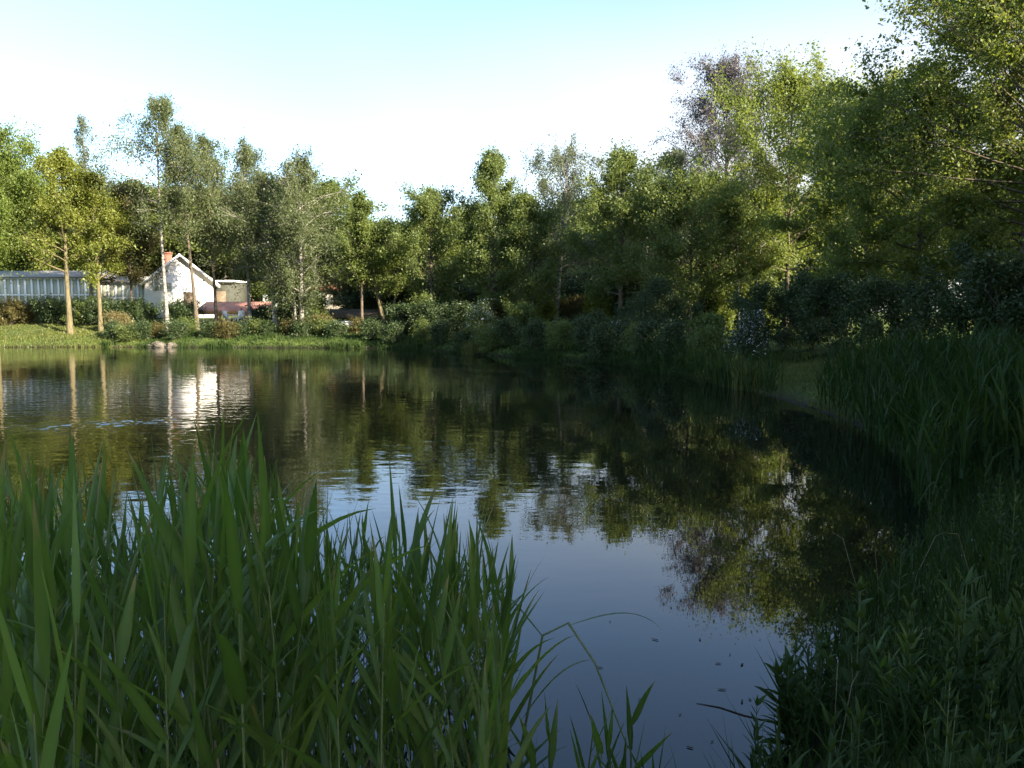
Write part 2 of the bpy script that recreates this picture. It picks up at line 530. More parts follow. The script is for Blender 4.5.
def grow(seed, H, W, t0=0.25, shape='ovoid', up=(25, 65), droop=0.0, nl=36, ns=7, nleaf=14000, ls=0.16, sig=0.2, strand=0.0,
         lean=(0, 0), tr=0.13, stems=1, wob=0.25, sub=0.42, clump=0.8, asp=0.62, lv=(0.6, 1.2), tight=1.0, twigs=False):
    """trunk+limbs (one MB) and the crown of leaf faces (one MB)"""
    rng = np.random.default_rng(seed)
    far = 0 if twigs else 1
    nleaf, ls, sig, W = int(nleaf * (2.1 if far else 2.3)), ls * (0.64 if far else 0.7), sig * 0.95 * tight, W * 1.35
    ns, clump = int(ns * 1.7), clump + 0.25
    tm, cm = MB(), MB()
    tw = []                                            # twigs: start, dir, length, weight
    for sidx in range(stems):
        hs = H * (1 if stems == 1 else rng.uniform(0.72, 1.0))
        ang = rng.uniform(0, 2 * math.pi) + sidx * 2 * math.pi / stems
        off = np.array([math.cos(ang), math.sin(ang), 0]) * (0 if stems == 1 else 1) * W * 0.38
        n = 9
        zz = np.linspace(0, 1, n)
        wobx = np.cumsum(rng.normal(0, 1, n)) * wob * 0.12
        woby = np.cumsum(rng.normal(0, 1, n)) * wob * 0.12
        trunk = np.stack([lean[0] * zz + wobx * zz + off[0] * zz ** 0.7, lean[1] * zz + woby * zz + off[1] * zz ** 0.7, zz * hs - 0.25 * (zz == 0)], 1)
        rr = tr * (1 if stems == 1 else 0.7)
        tm.tube(trunk, rr * (1 - zz * 0.9) * np.where(zz == 0, 1.35, 1), 8)

        def tp(t):
            return np.array([np.interp(t, zz, trunk[:, k]) for k in range(3)])
        nn = max(5, nl // stems)
        az = rng.uniform(0, 6.28)
        for i in range(nn):
            c = (i + rng.uniform(0, 1)) / nn            # fraction up the crown
            t = t0 + (1 - t0) * (c ** 0.9) * 0.92
            az += 2.4 + rng.normal(0, 0.35)
            L = W * (1 if stems == 1 else 0.72) * PROFILE[shape](c) * rng.uniform(*lv)
            L = max(L, 0.25)
            el = R(up[0] + (up[1] - up[0]) * c + rng.normal(0, 9))
            d = np.array([math.cos(az) * math.cos(el), math.sin(az) * math.cos(el), math.sin(el)])
            b0 = tp(t)
            s = np.linspace(0, 1, 6)
            curve = np.outer(s * L, d)
            curve[:, 2] += (-droop) * L * s ** 2.2
            curve += np.cumsum(rng.normal(0, 0.035 * L, (6, 3)), 0) * s[:, None]
            limb = b0 + curve
            r0 = max(0.012, tr * (1 - t * 0.85) * 0.5)
            tm.tube(limb, r0 * (1 - 0.85 * s), 4)
            for j in range(ns):
                u = rng.uniform(0.22, 1.0) ** 0.8
                st = np.array([np.interp(u, s, limb[:, k]) for k in range(3)])
                dd = d * rng.uniform(0.4, 1.0) + rng.normal(0, 0.65, 3)
                dd[2] += 0.15 - droop * 0.6
                dd /= np.linalg.norm(dd)
                tl = max(0.3, L * sub * rng.uniform(0.5, 1.2) * (1.15 - 0.5 * u))
                tw.append((st, dd, tl, rng.lognormal(0, clump)))
                if twigs:
                    tm.tube(np.array([st, st + dd * tl * 0.5, st + dd * tl * 1.05]), [0.008, 0.005, 0.002], 3)
                elif r0 > 0.02 and j % 2 == 0:
                    tm.tube(np.array([st, st + dd * tl * 0.5, st + dd * tl * 0.95]), [r0 * 0.3, r0 * 0.2, 0.004], 3)
        top = trunk[-1]
        for j in range(5):
            dd = np.array([rng.normal(0, 0.35), rng.normal(0, 0.35), 1.0])
            tw.append((tp(rng.uniform(0.86, 1.0)), dd / np.linalg.norm(dd), H * 0.06 * rng.uniform(0.5, 1.3), 0.45))
    st = np.array([t[0] for t in tw]); dd = np.array([t[1] for t in tw])
    tl = np.array([t[2] for t in tw]); wt = np.array([t[3] for t in tw]) * (0.35 + tl)
    k = rng.choice(len(tw), nleaf, p=wt / wt.sum())
    v = rng.uniform(0.05, 1.05, nleaf)
    P = st[k] + dd[k] * (tl[k] * v)[:, None] + (rng.uniform(-1, 1, (nleaf, 3)) + rng.uniform(-1, 1, (nleaf, 3))) * 1.15 * sig * (0.45 + 0.8 * v)[:, None]
    if strand > 0:
        P[:, 2] -= rng.exponential(strand, nleaf) * (0.3 + v)
    P[:, 2] = np.maximum(P[:, 2], 0.08)
    ct = rng.uniform(0, 1, len(tw))
    tint = np.clip(0.55 * ct[k] + 0.45 * rng.uniform(0, 1, nleaf), 0, 1)
    leaves(cm, P, ls, rng, tint, asp=asp, hang=0.6 if strand > 0 else 0.15)
    return tm, cm


# ------------------------------------------------------------------ the ground and the pond
POND = np.array([(-15, 2.4), (-8, 2.9), (-3, 3.2), (-0.9, 3.1), (0.1, 2.75), (0.75, 2.55), (1.15, 3.3), (1.95, 4.7), (2.7, 5.7), (4.1, 7.3), (5.3, 9.6), (6.2, 12.7),
                 (6.8, 16), (6.8, 19), (6.5, 22.5), (5.8, 27), (3.9, 32.5), (1.2, 36), (-2, 38.5), (-5, 43.5), (-8, 45.8), (-13, 46.2),
                 (-21, 47), (-31, 47.2), (-40, 45), (-46, 38), (-48, 25), (-43, 10), (-30, 2)], float)


def smooth_poly(p, it=2):
    for _ in range(it):
        q = np.roll(p, -1, 0)
        p = np.stack([0.75 * p + 0.25 * q, 0.25 * p + 0.75 * q], 1).reshape(-1, 2)
    return p


SHORE = smooth_poly(POND)


def sdist(P):
    """signed distance to the shoreline, positive on land"""
    P = np.asarray(P, float).reshape(-1, 2)
    out = np.empty(len(P))
    a, b = SHORE, np.roll(SHORE, -1, 0)
    ab = b - a
    for s in range(0, len(P), 20000):
        p = P[s:s + 20000]
        ap = p[:, None] - a[None]
        t = np.clip((ap * ab).sum(-1) / (ab * ab).sum(-1), 0, 1)
        d = np.linalg.norm(ap - t[..., None] * ab, axis=-1).min(1)
        y0, y1 = a[:, 1], b[:, 1]
        cond = (y0[None] > p[:, 1:2]) != (y1[None] > p[:, 1:2])
        xi = a[:, 0] + (p[:, 1:2] - y0) / np.where(y1 - y0 == 0, 1e-9, y1 - y0) * ab[:, 0]
        inside = ((cond & (p[:, 0:1] < xi)).sum(1) % 2) == 1
        out[s:s + 20000] = np.where(inside, -d, d)
    return out


def ground_z(P):
    P = np.asarray(P, float).reshape(-1, 2)
    sd = sdist(P)
    x, y = P[:, 0], P[:, 1]
    s = np.clip(sd / 1.0, 0, 1)
    land = 0.42 * s * s * (3 - 2 * s) + 0.02
    far = np.clip((y - 34) / 12, 0, 1) * np.clip((sd - 0.5) / 4, 0, 1)
    land = land + far * 0.45 + np.clip((y - 48) / 14, 0, 1) * 0.6
    land = land + np.clip(sd - 1, 0, 8) * 0.03
    land = land + 0.05 * np.sin(x * 1.3 + y * 0.7) * np.clip(sd, 0, 1) + 0.04 * np.sin(x * 2.9 - y * 2.1) * np.clip(sd, 0, 1)
    bed = -np.minimum(1.3, 0.06 + 0.45 * np.abs(sd))
    return np.where(sd > 0, land, bed)


def gz(x, y):
    return float(ground_z([(x, y)])[0])


def axis(lo, hi, fine_lo, fine_hi, step, far):
    core = np.arange(fine_lo, fine_hi + 1e-6, step)
    k = 1.25 ** np.arange(0, 40)
    l = fine_lo - np.cumsum(k) * step
    h = fine_hi + np.cumsum(k) * step
    return np.concatenate([l[l > -far][::-1], core, h[h < far]])


gx = axis(0, 0, -50, 26, 0.4, 1500)
gy = axis(0, 0, -6, 62, 0.4, 1500)
XX, YY = np.meshgrid(gx, gy, indexing='ij')
PXY = np.stack([XX.ravel(), YY.ravel()], 1)
near = (np.abs(PXY[:, 0]) < 120) & (np.abs(PXY[:, 1]) < 140)
ZZ = np.full(len(PXY), 1.4)
ZZ[near] = ground_z(PXY[near])
ii, jj = np.meshgrid(np.arange(len(gx) - 1), np.arange(len(gy) - 1), indexing='ij')
ny = len(gy)
quads = np.stack([ii * ny + jj, (ii + 1) * ny + jj, (ii + 1) * ny + jj + 1, ii * ny + jj + 1], -1).reshape(-1, 4)
mb = MB()
mb.add(np.column_stack([PXY, ZZ]), quads)
o = mb.build('ground', ground_mat(), smooth=True)
o['kind'] = 'structure'

WATER = water_mat('pond_water')
mb = MB()
mb.add([(-52, -1, 0), (10, -1, 0), (10, 50, 0), (-52, 50, 0)], [[0, 1, 2, 3]])
o = mb.build('water', WATER)
o['kind'] = 'structure'

# churned patch where the water boils up on the left of the pond
rng = np.random.default_rng(5)
mb = MB()
nx_, ny_ = 150, 60
u = np.linspace(-1, 1, nx_); w = np.linspace(-1, 1, ny_)
U, V = np.meshgrid(u, w, indexing='ij')
rr = np.sqrt(U ** 2 + V ** 2)
fall = np.clip(1 - rr, 0, 1) ** 0.8
ca = R(25)
lx, ly = U * 2.3, V * 1.1
wxp = -8.1 + lx * math.cos(ca) - ly * math.sin(ca)
wyp = 14.9 + lx * math.sin(ca) + ly * math.cos(ca)
Zc = np.zeros_like(U)
for k in range(26):
    a = rng.uniform(0, 6.28); f = rng.uniform(12, 38)
    Zc += np.sin((wxp * math.cos(a) + wyp * math.sin(a)) * f + rng.uniform(0, 6)) / f
Zc = Zc * 0.028 * fall + 0.012 * fall - 0.004
i, j = np.meshgrid(np.arange(nx_ - 1), np.arange(ny_ - 1), indexing='ij')
q = np.stack([i * ny_ + j, (i + 1) * ny_ + j, (i + 1) * ny_ + j + 1, i * ny_ + j + 1], -1).reshape(-1, 4)
mb.add(np.stack([wxp, wyp, Zc], -1).reshape(-1, 3), q)
o = mb.build('churned_water', water_mat('churned_pond_water', 1.0, True), smooth=True)
o['kind'] = 'structure'

# ------------------------------------------------------------------ buildings on the far shore


def gable_block(root, c, rz, w, d, h, ridge, wall_mat, roof_mat, over=0.35, th=0.16):
    """gable end towards -y (local); children wall and roof"""
    m = MB()
    prof = [(-w / 2, -d / 2, 0), (w / 2, -d / 2, 0), (w / 2, -d / 2, h), (0, -d / 2, ridge), (-w / 2, -d / 2, h)]
    m.prism(prof, (0, d, 0))
    wall = m.build('wall', wall_mat, root)
    m = MB()
    sl = (ridge - h) / (w / 2)
    for s in (-1, 1):
        ex = s * (w / 2 + over)
        ez = h - over * sl
        sec = [(0, -d / 2 - over, ridge + 0.004), (ex, -d / 2 - over, ez + 0.004), (ex, -d / 2 - over, ez + th), (0, -d / 2 - over, ridge + th)]
        m.prism(sec if s < 0 else sec[::-1], (0, d + 2 * over, 0))
    roof = m.build('roof', roof_mat, root)
    return wall, roof


def window(root, x, y, z, w, h, frame_mat, bars=(1, 1), t=0.06, dep=0.07):
    """in the local xz plane at y, facing -y"""
    m = MB()
    m.box((x - w / 2, y - dep, z), (x - w / 2 + t, y - 0.003, z + h))
    m.box((x + w / 2 - t, y - dep, z), (x + w / 2, y - 0.003, z + h))
    m.box((x - w / 2 + t, y - dep, z), (x + w / 2 - t, y - 0.003, z + t))
    m.box((x - w / 2 + t, y - dep, z + h - t), (x + w / 2 - t, y - 0.003, z + h))
    for k in range(1, bars[0] + 1):
        xx = x - w / 2 + w * k / (bars[0] + 1)
        m.box((xx - t * 0.35, y - dep + 0.006, z + t), (xx + t * 0.35, y - 0.012, z + h - t))
    for k in range(1, bars[1] + 1):
        zz = z + h * k / (bars[1] + 1)
        m.box((x - w / 2 + t, y - dep + 0.012, zz - t * 0.35), (x + w / 2 - t, y - 0.018, zz + t * 0.35))
    f = m.build('window', frame_mat, root)
    m = MB()
    m.box((x - w / 2 + t, y - 0.04, z + t), (x + w / 2 - t, y - 0.025, z + h - t))
    m.build('pane', M['glass'], f)
    return f


# white gabled house
hx, hy = X_at(181, 60) - 1.3, 60
hz = gz(hx, hy)
house = thing('white_house', 'white gabled house with brick chimney, facing the pond behind two birches', 'house', (hx, hy + 3, hz), R(25))
hh, hr = Z_at(283, 60) - hz, Z_at(256, 60) - hz
wall, roof = gable_block(house, None, 0, 5.0, 6, hh, hr, M['white_wall'], M['palroof'])
window(house, -0.9, -3, hr - 2.6, 0.55, 0.6, M['white_paint'], (0, 0))
window(house, -1.5, -3, 2.0, 0.8, 1.0, M['white_paint'], (1, 0))
m = MB()
for s in (-1, 1):
    w2 = 5.0 / 2 + 0.36
    sl = (hr - hh) / 2.5
    ez = hh - 0.36 * sl
    m.prism([(0, -3.39, hr - 0.04), (s * w2, -3.39, ez - 0.04), (s * w2, -3.39, ez + 0.2), (0, -3.39, hr + 0.2)], (0, 0.035, 0))
m.build('bargeboard', M['white_paint'], house)
m = MB()
m.box((-1.05, -0.4, hr - 1.0), (-0.45, 0.3, hr + 0.35)); m.box((-1.12, -0.47, hr + 0.352), (-0.38, 0.37, hr + 0.46))
ch = m.build('chimney', M['brick'], roof)
m = MB(); m.box((0.2, -3.05, 0), (1.1, -3.0, 2.0)); m.build('door', M['brownwood'], house)

# conservatory along the left of the house: two blocks
def conservatory(px0, px1, D, y_ridge, y_eave, y_bar, y_bot, label, n, rz=0.0):
    x0, x1 = X_at(px0, D), X_at(px1, D)
    cx = (x0 + x1) / 2
    z0 = gz(cx, D)
    L = x1 - x0
    root = thing('conservatory', label, 'conservatory', (cx, D, z0), rz)
    ze, zr, zb, zs = [Z_at(v, D) - z0 for v in (y_eave, y_ridge, y_bar, y_bot)]
    m = MB(); m.box((-L / 2, 0, -0.3), (L / 2, 3.4, zs)); m.build('wall', M['cream_wall'], root)
    m = MB()
    m.prism([(-L / 2 - .2, -0.25, ze), (-L / 2 - .2, -0.25, ze + 0.12), (-L / 2 - .2, 1.6, zr + 0.1), (-L / 2 - .2, 3.6, ze + 0.12), (-L / 2 - .2, 3.6, ze)], (L + .4, 0, 0))
    m.build('roof', M['slate'], root)
    m = MB(); m.box((-L / 2, 3.2, zs), (L / 2, 3.38, ze)); m.build('rear_wall', M['cream_wall'], root)
    bw = L / n
    for k in range(n):
        xx = -L / 2 + bw * (k + 0.5)
        f = MB()
        t = 0.065
        f.box((xx - bw / 2 + .001, -0.06, zs), (xx - bw / 2 + t, 0.03, ze))
        f.box((xx + bw / 2 - t, -0.06, zs), (xx + bw / 2 - .001, 0.03, ze))
        f.box((xx - bw / 2 + t, -0.055, zs), (xx + bw / 2 - t, 0.025, zs + 0.1))
        f.box((xx - bw / 2 + t, -0.055, zb - 0.05), (xx + bw / 2 - t, 0.025, zb + 0.05))
        f.box((xx - bw / 2 + t, -0.055, ze - 0.1), (xx + bw / 2 - t, 0.025, ze - .002))
        wf = f.build('window', M['white_paint'], root)
        g = MB(); g.box((xx - bw / 2 + t, -0.01, zs + .1), (xx + bw / 2 - t, 0.0, ze - .1)); g.build('pane', M['glass'], wf)
    return root


conservatory(-12, 101, 60, 271, 278, 295, 308, 'long white framed glass conservatory with grey roof behind the yellow trunks', 17)
conservatory(103, 147, 61, 277, 283, 298, 309, 'short lower glass conservatory with grey roof joined to the white house', 6)

# flat-roofed annexe right of the house
ax = X_at(226, 63)
az_ = gz(ax, 63)
an = thing('annexe', 'dark flat roofed annexe with a thin white roof edge right of the white house', 'building', (ax, 63, az_))
zt = Z_at(282, 63) - az_
m = MB(); m.box((-1.2, 0, -0.3), (0.9, 3, zt)); m.build('wall', M['darkwall'], an)
m = MB(); m.box((-1.3, -0.3, zt + .002), (1.0, 3.2, zt + 0.13)); m.build('roof', M['white_paint'], an)
m = MB(); m.box((-0.9, -0.04, -0.1), (0.1, -0.003, 2.0)); m.build('door', M['brownwood'], an)

# lean-to terrace roof with posts
tx0, tx1 = X_at(203, 56), X_at(272, 56)
tz = gz((tx0 + tx1) / 2, 55)
lt = thing('terrace_canopy', 'low pinkish red terrace canopy on wooden posts beside the white house', 'canopy', ((tx0 + tx1) / 2, 55, tz), R(8))
L = tx1 - tx0
zf, zk = Z_at(312, 55) - tz, Z_at(302.5, 58) - tz
m = MB()
m.prism([(-L / 2, -0.1, zf), (-L / 2, 3.2, zk), (-L / 2, 3.2, zk + 0.06), (-L / 2, -0.1, zf + 0.06)], (L, 0, 0))
m.build('roof', M['pinkroof'], lt)
m = MB(); m.box((-L / 2 - .02, -0.16, zf - 0.17), (L / 2 + .02, -0.104, zf + 0.08)); m.build('beam', M['orange'], lt)
for k in range(4):
    xx = -L / 2 + 0.1 + (L - 0.2) * k / 3
    m = MB(); m.box((xx - .06, -0.08, -0.2), (xx + .06, 0.04, zf - 0.02)); m.build('post', M['orange'], lt)

# two white garden chairs under the canopy


def garden_chair(x, y, rz, label):
    c = thing('garden_chair', label, 'chair', (x, y, gz(x, y)), rz, 'white chairs under the terrace canopy')
    m = MB(); m.box((-.24, -.24, .42), (.24, .24, .46)); m.build('seat', M['white_paint'], c)
    m = MB(); m.prism([(-.24, .22, .46), (.24, .22, .46), (.2, .34, .95), (-.2, .34, .95)], (0, .035, .0)); m.build('backrest', M['white_paint'], c)
    for sx in (-1, 1):
        for sy in (-1, 1):
            m = MB(); m.tube([(sx * .25, sy * .25, -.05), (sx * .2, sy * .2, .42)], [.025, .03], 6); m.build('leg', M['white_paint'], c)
        m = MB(); m.tube([(sx * .26, -.2, .43), (sx * .27, -.2, .66), (sx * .27, .25, .68)], .022, 6); m.build('armrest', M['white_paint'], c)
    return c


garden_chair(X_at(229, 53.5), 53.5, 2.6, 'white garden chair under the pink canopy, left one of two')
garden_chair(X_at(240, 53.2), 53.2, -2.4, 'white garden chair under the pink canopy, right one of two beside a post')

# house with the red roof behind the sallow
rx = X_at(335, 68); rz_ = gz(rx, 68)
rh = thing('red_roofed_house', 'cream house with red tiled roof half hidden behind the pale sallow', 'house', (rx, 70, rz_), R(84))
e_, r_ = Z_at(288, 68) - rz_, Z_at(263, 69) - rz_
w_, rf_ = gable_block(rh, None, 0, 6, 5.0, e_, r_, M['cream_wall'], M['redtile'])
# windows face local +x .. after rotation the long side faces the pond: build on a panel child
m = MB(); m.box((-3.05, -1.6, 1.0), (-3.003, -0.5, 2.2)); m.build('window', M['glass'], rh)
m = MB(); m.box((-3.05, 0.6, 1.0), (-3.003, 1.7, 2.2)); m.build('window', M['glass'], rh)
m = MB(); m.box((-0.4, 1.0, r_ - .6), (0.3, 1.7, r_ + .9)); m.build('chimney', M['brick'], rf_)

# low shelter with brown roof in front of a white garden wall
sx_ = X_at(352, 52); sz = gz(sx_, 52)
sh = thing('garden_shelter', 'low garden shelter with brown pitched roof beside the multi stemmed tree', 'shelter', (sx_ + .1, 53.5, sz))
zr_, ze_ = Z_at(309, 53.5) - sz, Z_at(317, 53.5) - sz
m = MB(); m.prism([(-1.9, -1.4, ze_), (-1.9, 0, zr_), (-1.9, 1.4, ze_), (-1.9, 1.3, ze_ - .1), (-1.9, 0, zr_ - .12), (-1.9, -1.3, ze_ - .1)], (3.9, 0, 0)); m.build('roof', M['brownwood'], sh)
for sx in (-1.7, 1.8):
    for sy in (-1.1, 1.1):
        m = MB(); m.box((sx - .06, sy - .06, -.2), (sx + .06, sy + .06, ze_ - .02)); m.build('post', M['brownwood'], sh)
wx0, wx1 = X_at(327, 51), X_at(366, 51)
m = MB(); m.box((wx0, 51, sz - .3), (wx1, 51.2, Z_at(322, 51))); m.box((wx0 - .05, 50.95, Z_at(322, 51) + .002), (wx1 + .05, 51.25, Z_at(321, 51)))
tag(m.build('garden_wall', M['white_wall']), 'low white garden wall under the brown shelter roof', 'wall')

# red-roofed bungalow glimpsed through the right-hand trees
bx = X_at(702, 52); bz = gz(bx, 52)
bh = thing('bungalow', 'pink bungalow with orange red roof glimpsed between trunks on the right bank', 'house', (bx, 55, bz), R(90))
gable_block(bh, None, 0, 6, 7, Z_at(288, 52) - bz, Z_at(262, 54) - bz, M['cream_wall'], M['redtile'])
m = MB(); m.box((-3.05, 0.3, 1.0), (-3.003, 1.4, 2.1)); m.build('window', M['glass'], bh)

# ------------------------------------------------------------------ trees
TREES = []


def tree(name, label, px, D, top, kind, Wpx, seed, group=None, bark='bark', cat='tree', lean_px=0, **kw):
    x = X_at(px, D)
    z = gz(x, D)
    H = Z_at(top, D) - z
    W = Wpx / F_PX * D
    root = thing(name, label, cat, (x, D, z - 0.02), 0, group)
    kw.setdefault('tr', 0.009 * H + 0.02)
    if D < 36:
        kw.setdefault('tight', 0.85)
        kw.setdefault('twigs', True)
    tm, cm = grow(seed, H * 1.0, W, lean=(lean_px / F_PX * D, 0), **kw)
    a = tm.build('trunk', M[bark], root, smooth=True)
    b = cm.build('crown', M[kind], root)
    TREES.append(root)
    return root


BI = dict(shape='birch', up=(30, 62), droop=0.35, strand=0.45, nl=34, ns=8, ls=0.145, sig=0.17, sub=0.5, lv=(0.5, 1.3), t0=0.22, asp=0.6, clump=1.0)
# left group
tree('willow_tree', 'bright yellow green willow at the left edge beside the conservatory', -4, 48, 112, 'willow', 44, 1, bark='bark_lit', shape='ovoid', up=(25, 65), strand=0.35, nl=84, ns=10, nleaf=48000, ls=0.15, sig=0.2, t0=0.34, clump=0.4)
tree('maple_tree', 'yellow green maple with thick sunlit trunk, in front of the conservatory', 70, 49.5, 148, 'yellow', 40, 2, bark='bark_lit', shape='column', up=(20, 70), nl=44, ns=8, nleaf=15000, ls=0.17, sig=0.2, t0=0.33, tr=0.18)
tree('maple_tree', 'yellow green maple with slimmer trunk, just right of the thick trunked maple', 101, 50, 172, 'yellow', 30, 3, bark='bark_lit', shape='ovoid', up=(20, 70), nl=36, ns=8, nleaf=11000, ls=0.17, sig=0.2, t0=0.3, tr=0.15)
tree('birch_tree', 'slender sparse birch whose thin top rises above the yellow maples', 93, 55, 110, 'paleb', 29, 4, bark='bark_birch', **{**BI, 'nleaf': 6000, 't0': 0.3})
tree('olive_tree', 'olive brown rounded tree between the maples and the tallest birch', 133, 53, 192, 'olive', 36, 5, shape='broad', up=(20, 65), nl=44, ns=8, nleaf=16000, ls=0.16, sig=0.22, t0=0.3)
tree('birch_tree', 'tallest birch with pale straight trunk in front of the white house', 168, 49.5, 90, 'birch', 48, 6, bark='bark_birch', lean_px=-6, **{**BI, 'nleaf': 12000, 't0': 0.42, 'nl': 30, 'tr': 0.13})
tree('birch_tree', 'leaning birch with grey trunk across the white gable', 198, 50, 118, 'birch', 37, 7, bark='bark', lean_px=-14, **{**BI, 'nleaf': 11000, 't0': 0.43, 'tr': 0.14})
tree('birch_tree', 'dark trunked birch beside the right corner of the white house', 217, 51.5, 128, 'birch', 31, 8, bark='bark', lean_px=-4, **{**BI, 'nleaf': 9000, 't0': 0.42, 'tr': 0.12})
tree('birch_tree', 'bushy round topped birch behind the terrace canopy', 250, 53, 134, 'birch', 43, 9, bark='bark_birch', **{**BI, 'nleaf': 17000, 'nl': 44, 't0': 0.26})
tree('birch_tree', 'birch with leaning short white trunk right of the terrace canopy', 276, 50.5, 168, 'birch', 41, 10, bark='bark_birch', lean_px=-10, **{**BI, 'nleaf': 14000, 'nl': 40, 't0': 0.26, 'tr': 0.15})
tree('birch_tree', 'birch with bright white trunk and long drooping crown near the waterline', 302, 48.8, 146, 'birch', 52, 11, bark='bark_birch', lean_px=0, **{**BI, 'nleaf': 20000, 'nl': 46, 't0': 0.18, 'tr': 0.17, 'strand': 0.7})
tree('birch_tree', 'thin second white trunk close beside the bright white birch', 296, 49.5, 200, 'birch', 26, 211, bark='bark_birch', lean_px=-3, **{**BI, 'nleaf': 6000, 't0': 0.3, 'tr': 0.1})
tree('maple_tree', 'slim young maple with thin dark trunk before the garden wall', 362, 49, 190, 'mid', 27, 12, shape='spire', up=(35, 70), nl=32, ns=7, nleaf=9000, ls=0.17, sig=0.17, t0=0.3, tr=0.11)
tree('sallow_bush', 'pale yellowish sallow glowing in front of the red roofed house', 343, 56, 268, 'sallow', 22, 13, bark='bark_lit', cat='shrub', shape='broad', stems=3, up=(40, 75), nl=36, ns=7, nleaf=9000, ls=0.13, sig=0.18, t0=0.1, tr=0.06)
tree('multi_stemmed_tree', 'yellow green tree forking into several pale stems right of the shelter', 386, 50, 222, 'maple', 42, 14, bark='bark_lit', shape='broad', stems=3, up=(15, 60), nl=54, ns=8, nleaf=17000, ls=0.16, sig=0.22, t0=0.32, tr=0.17)
# centre group
tree('alder_tree', 'rounded green alder left of the tall ash tree', 432, 49, 186, 'mid', 40, 15, shape='ovoid', up=(20, 65), nl=50, ns=9, nleaf=22000, ls=0.16, sig=0.22, t0=0.1)
tree('ash_tree', 'tall green ash with a loose pointed top above the blossom shrub', 492, 48, 150, 'mid', 38, 16, shape='birch', up=(25, 65), nl=50, ns=8, nleaf=21000, ls=0.17, sig=0.22, t0=0.12)
tree('alder_tree', 'lower green alder with a domed crown between ash and pale birch', 532, 47, 196, 'mid', 34, 17, shape='ovoid', up=(20, 65), nl=44, ns=8, nleaf=16000, ls=0.16, sig=0.22, t0=0.14)
tree('birch_tree', 'pale airy birch with white lower trunk among the centre trees', 556, 50, 134, 'paleb', 49, 18, bark='bark_birch', lean_px=12, **{**BI, 'nleaf': 12000, 't0': 0.3, 'nl': 36, 'tr': 0.15})
tree('maple_tree', 'open maple with dark straight trunk right of the pale birch', 620, 44, 150, 'mid', 46, 19, shape='ovoid', up=(20, 65), nl=46, ns=8, nleaf=17000, ls=0.17, sig=0.22, t0=0.2, tr=0.14)
tree('hazel_tree', 'pale green loose tree between the maple and the bare purplish tree', 672, 52, 146, 'paleb', 34, 20, shape='ovoid', up=(25, 65), nl=40, ns=8, nleaf=13000, ls=0.17, sig=0.24, t0=0.2)
tree('budding_tree', 'tall purplish grey tree barely in leaf, highest of the middle group', 722, 52, 58, 'purple', 56, 21, shape='broad', up=(35, 75), nl=84, ns=10, nleaf=38000, ls=0.14, sig=0.2, t0=0.25, clump=0.6)
tree('oak_tree', 'big yellow green sunlit tree in front of the purplish tree', 786, 43, 76, 'maple', 76, 22, shape='broad', up=(15, 70), nl=70, ns=10, nleaf=36000, ls=0.17, sig=0.26, t0=0.22)
tree('poplar_tree', 'upright poplar with several spiky shoots behind the sunlit tree', 846, 47, 76, 'mid', 48, 23, shape='column', up=(50, 80), nl=56, ns=8, nleaf=20000, ls=0.17, sig=0.2, t0=0.15, stems=3)
tree('maple_tree', 'shaded round maple low between the dark trunk and sunlit tree', 690, 41, 188, 'mid', 52, 24, shape='broad', up=(15, 60), nl=54, ns=9, nleaf=24000, ls=0.16, sig=0.24, t0=0.24)
tree('lime_tree', 'green lime below the poplar shoots, left of the great right tree', 864, 34, 100, 'maple', 70, 25, shape='broad', up=(10, 65), nl=64, ns=10, nleaf=34000, ls=0.15, sig=0.25, t0=0.2)
tree('cherry_tree', 'layered dark branched tree reaching over the right bank', 915, 27, 62, 'maple', 88, 26, shape='ovoid', up=(8, 60), nl=54, ns=10, nleaf=34000, ls=0.13, sig=0.2, t0=0.22)
tree('great_tree', 'largest tree filling the upper right corner above the reed bed', 1018, 22, -60, 'maple', 132, 27, shape='broad', up=(14, 70), nl=76, ns=11, nleaf=58000, ls=0.115, sig=0.2, t0=0.26)
tree('great_tree', 'tall green tree cut by the right edge beyond the reed bed', 1060, 27, -50, 'maple', 130, 28, shape='broad', up=(10, 70), nl=60, ns=10, nleaf=34000, ls=0.13, sig=0.22, t0=0.15)
tree('young_birch', 'thin pale trunk leaning left under the sunlit tree', 740, 40, 205, 'mid', 24, 29, bark='bark_birch', lean_px=-8, shape='ovoid', nl=26, ns=7, nleaf=7000, ls=0.15, t0=0.4, tr=0.06)
tree('young_birch', 'thin pale trunk leaning right under the sunlit tree', 752, 40.5, 190, 'maple', 26, 30, bark='bark_birch', lean_px=10, shape='ovoid', nl=26, ns=7, nleaf=7000, ls=0.15, t0=0.4, tr=0.06)
tree('yew_tree', 'dark pointed yew at the water side of the right bank', 656, 36, 282, 'dark', 36, 31, shape='cone', up=(10, 50), nl=60, ns=9, nleaf=20000, ls=0.11, sig=0.14, t0=0.02, asp=0.35)

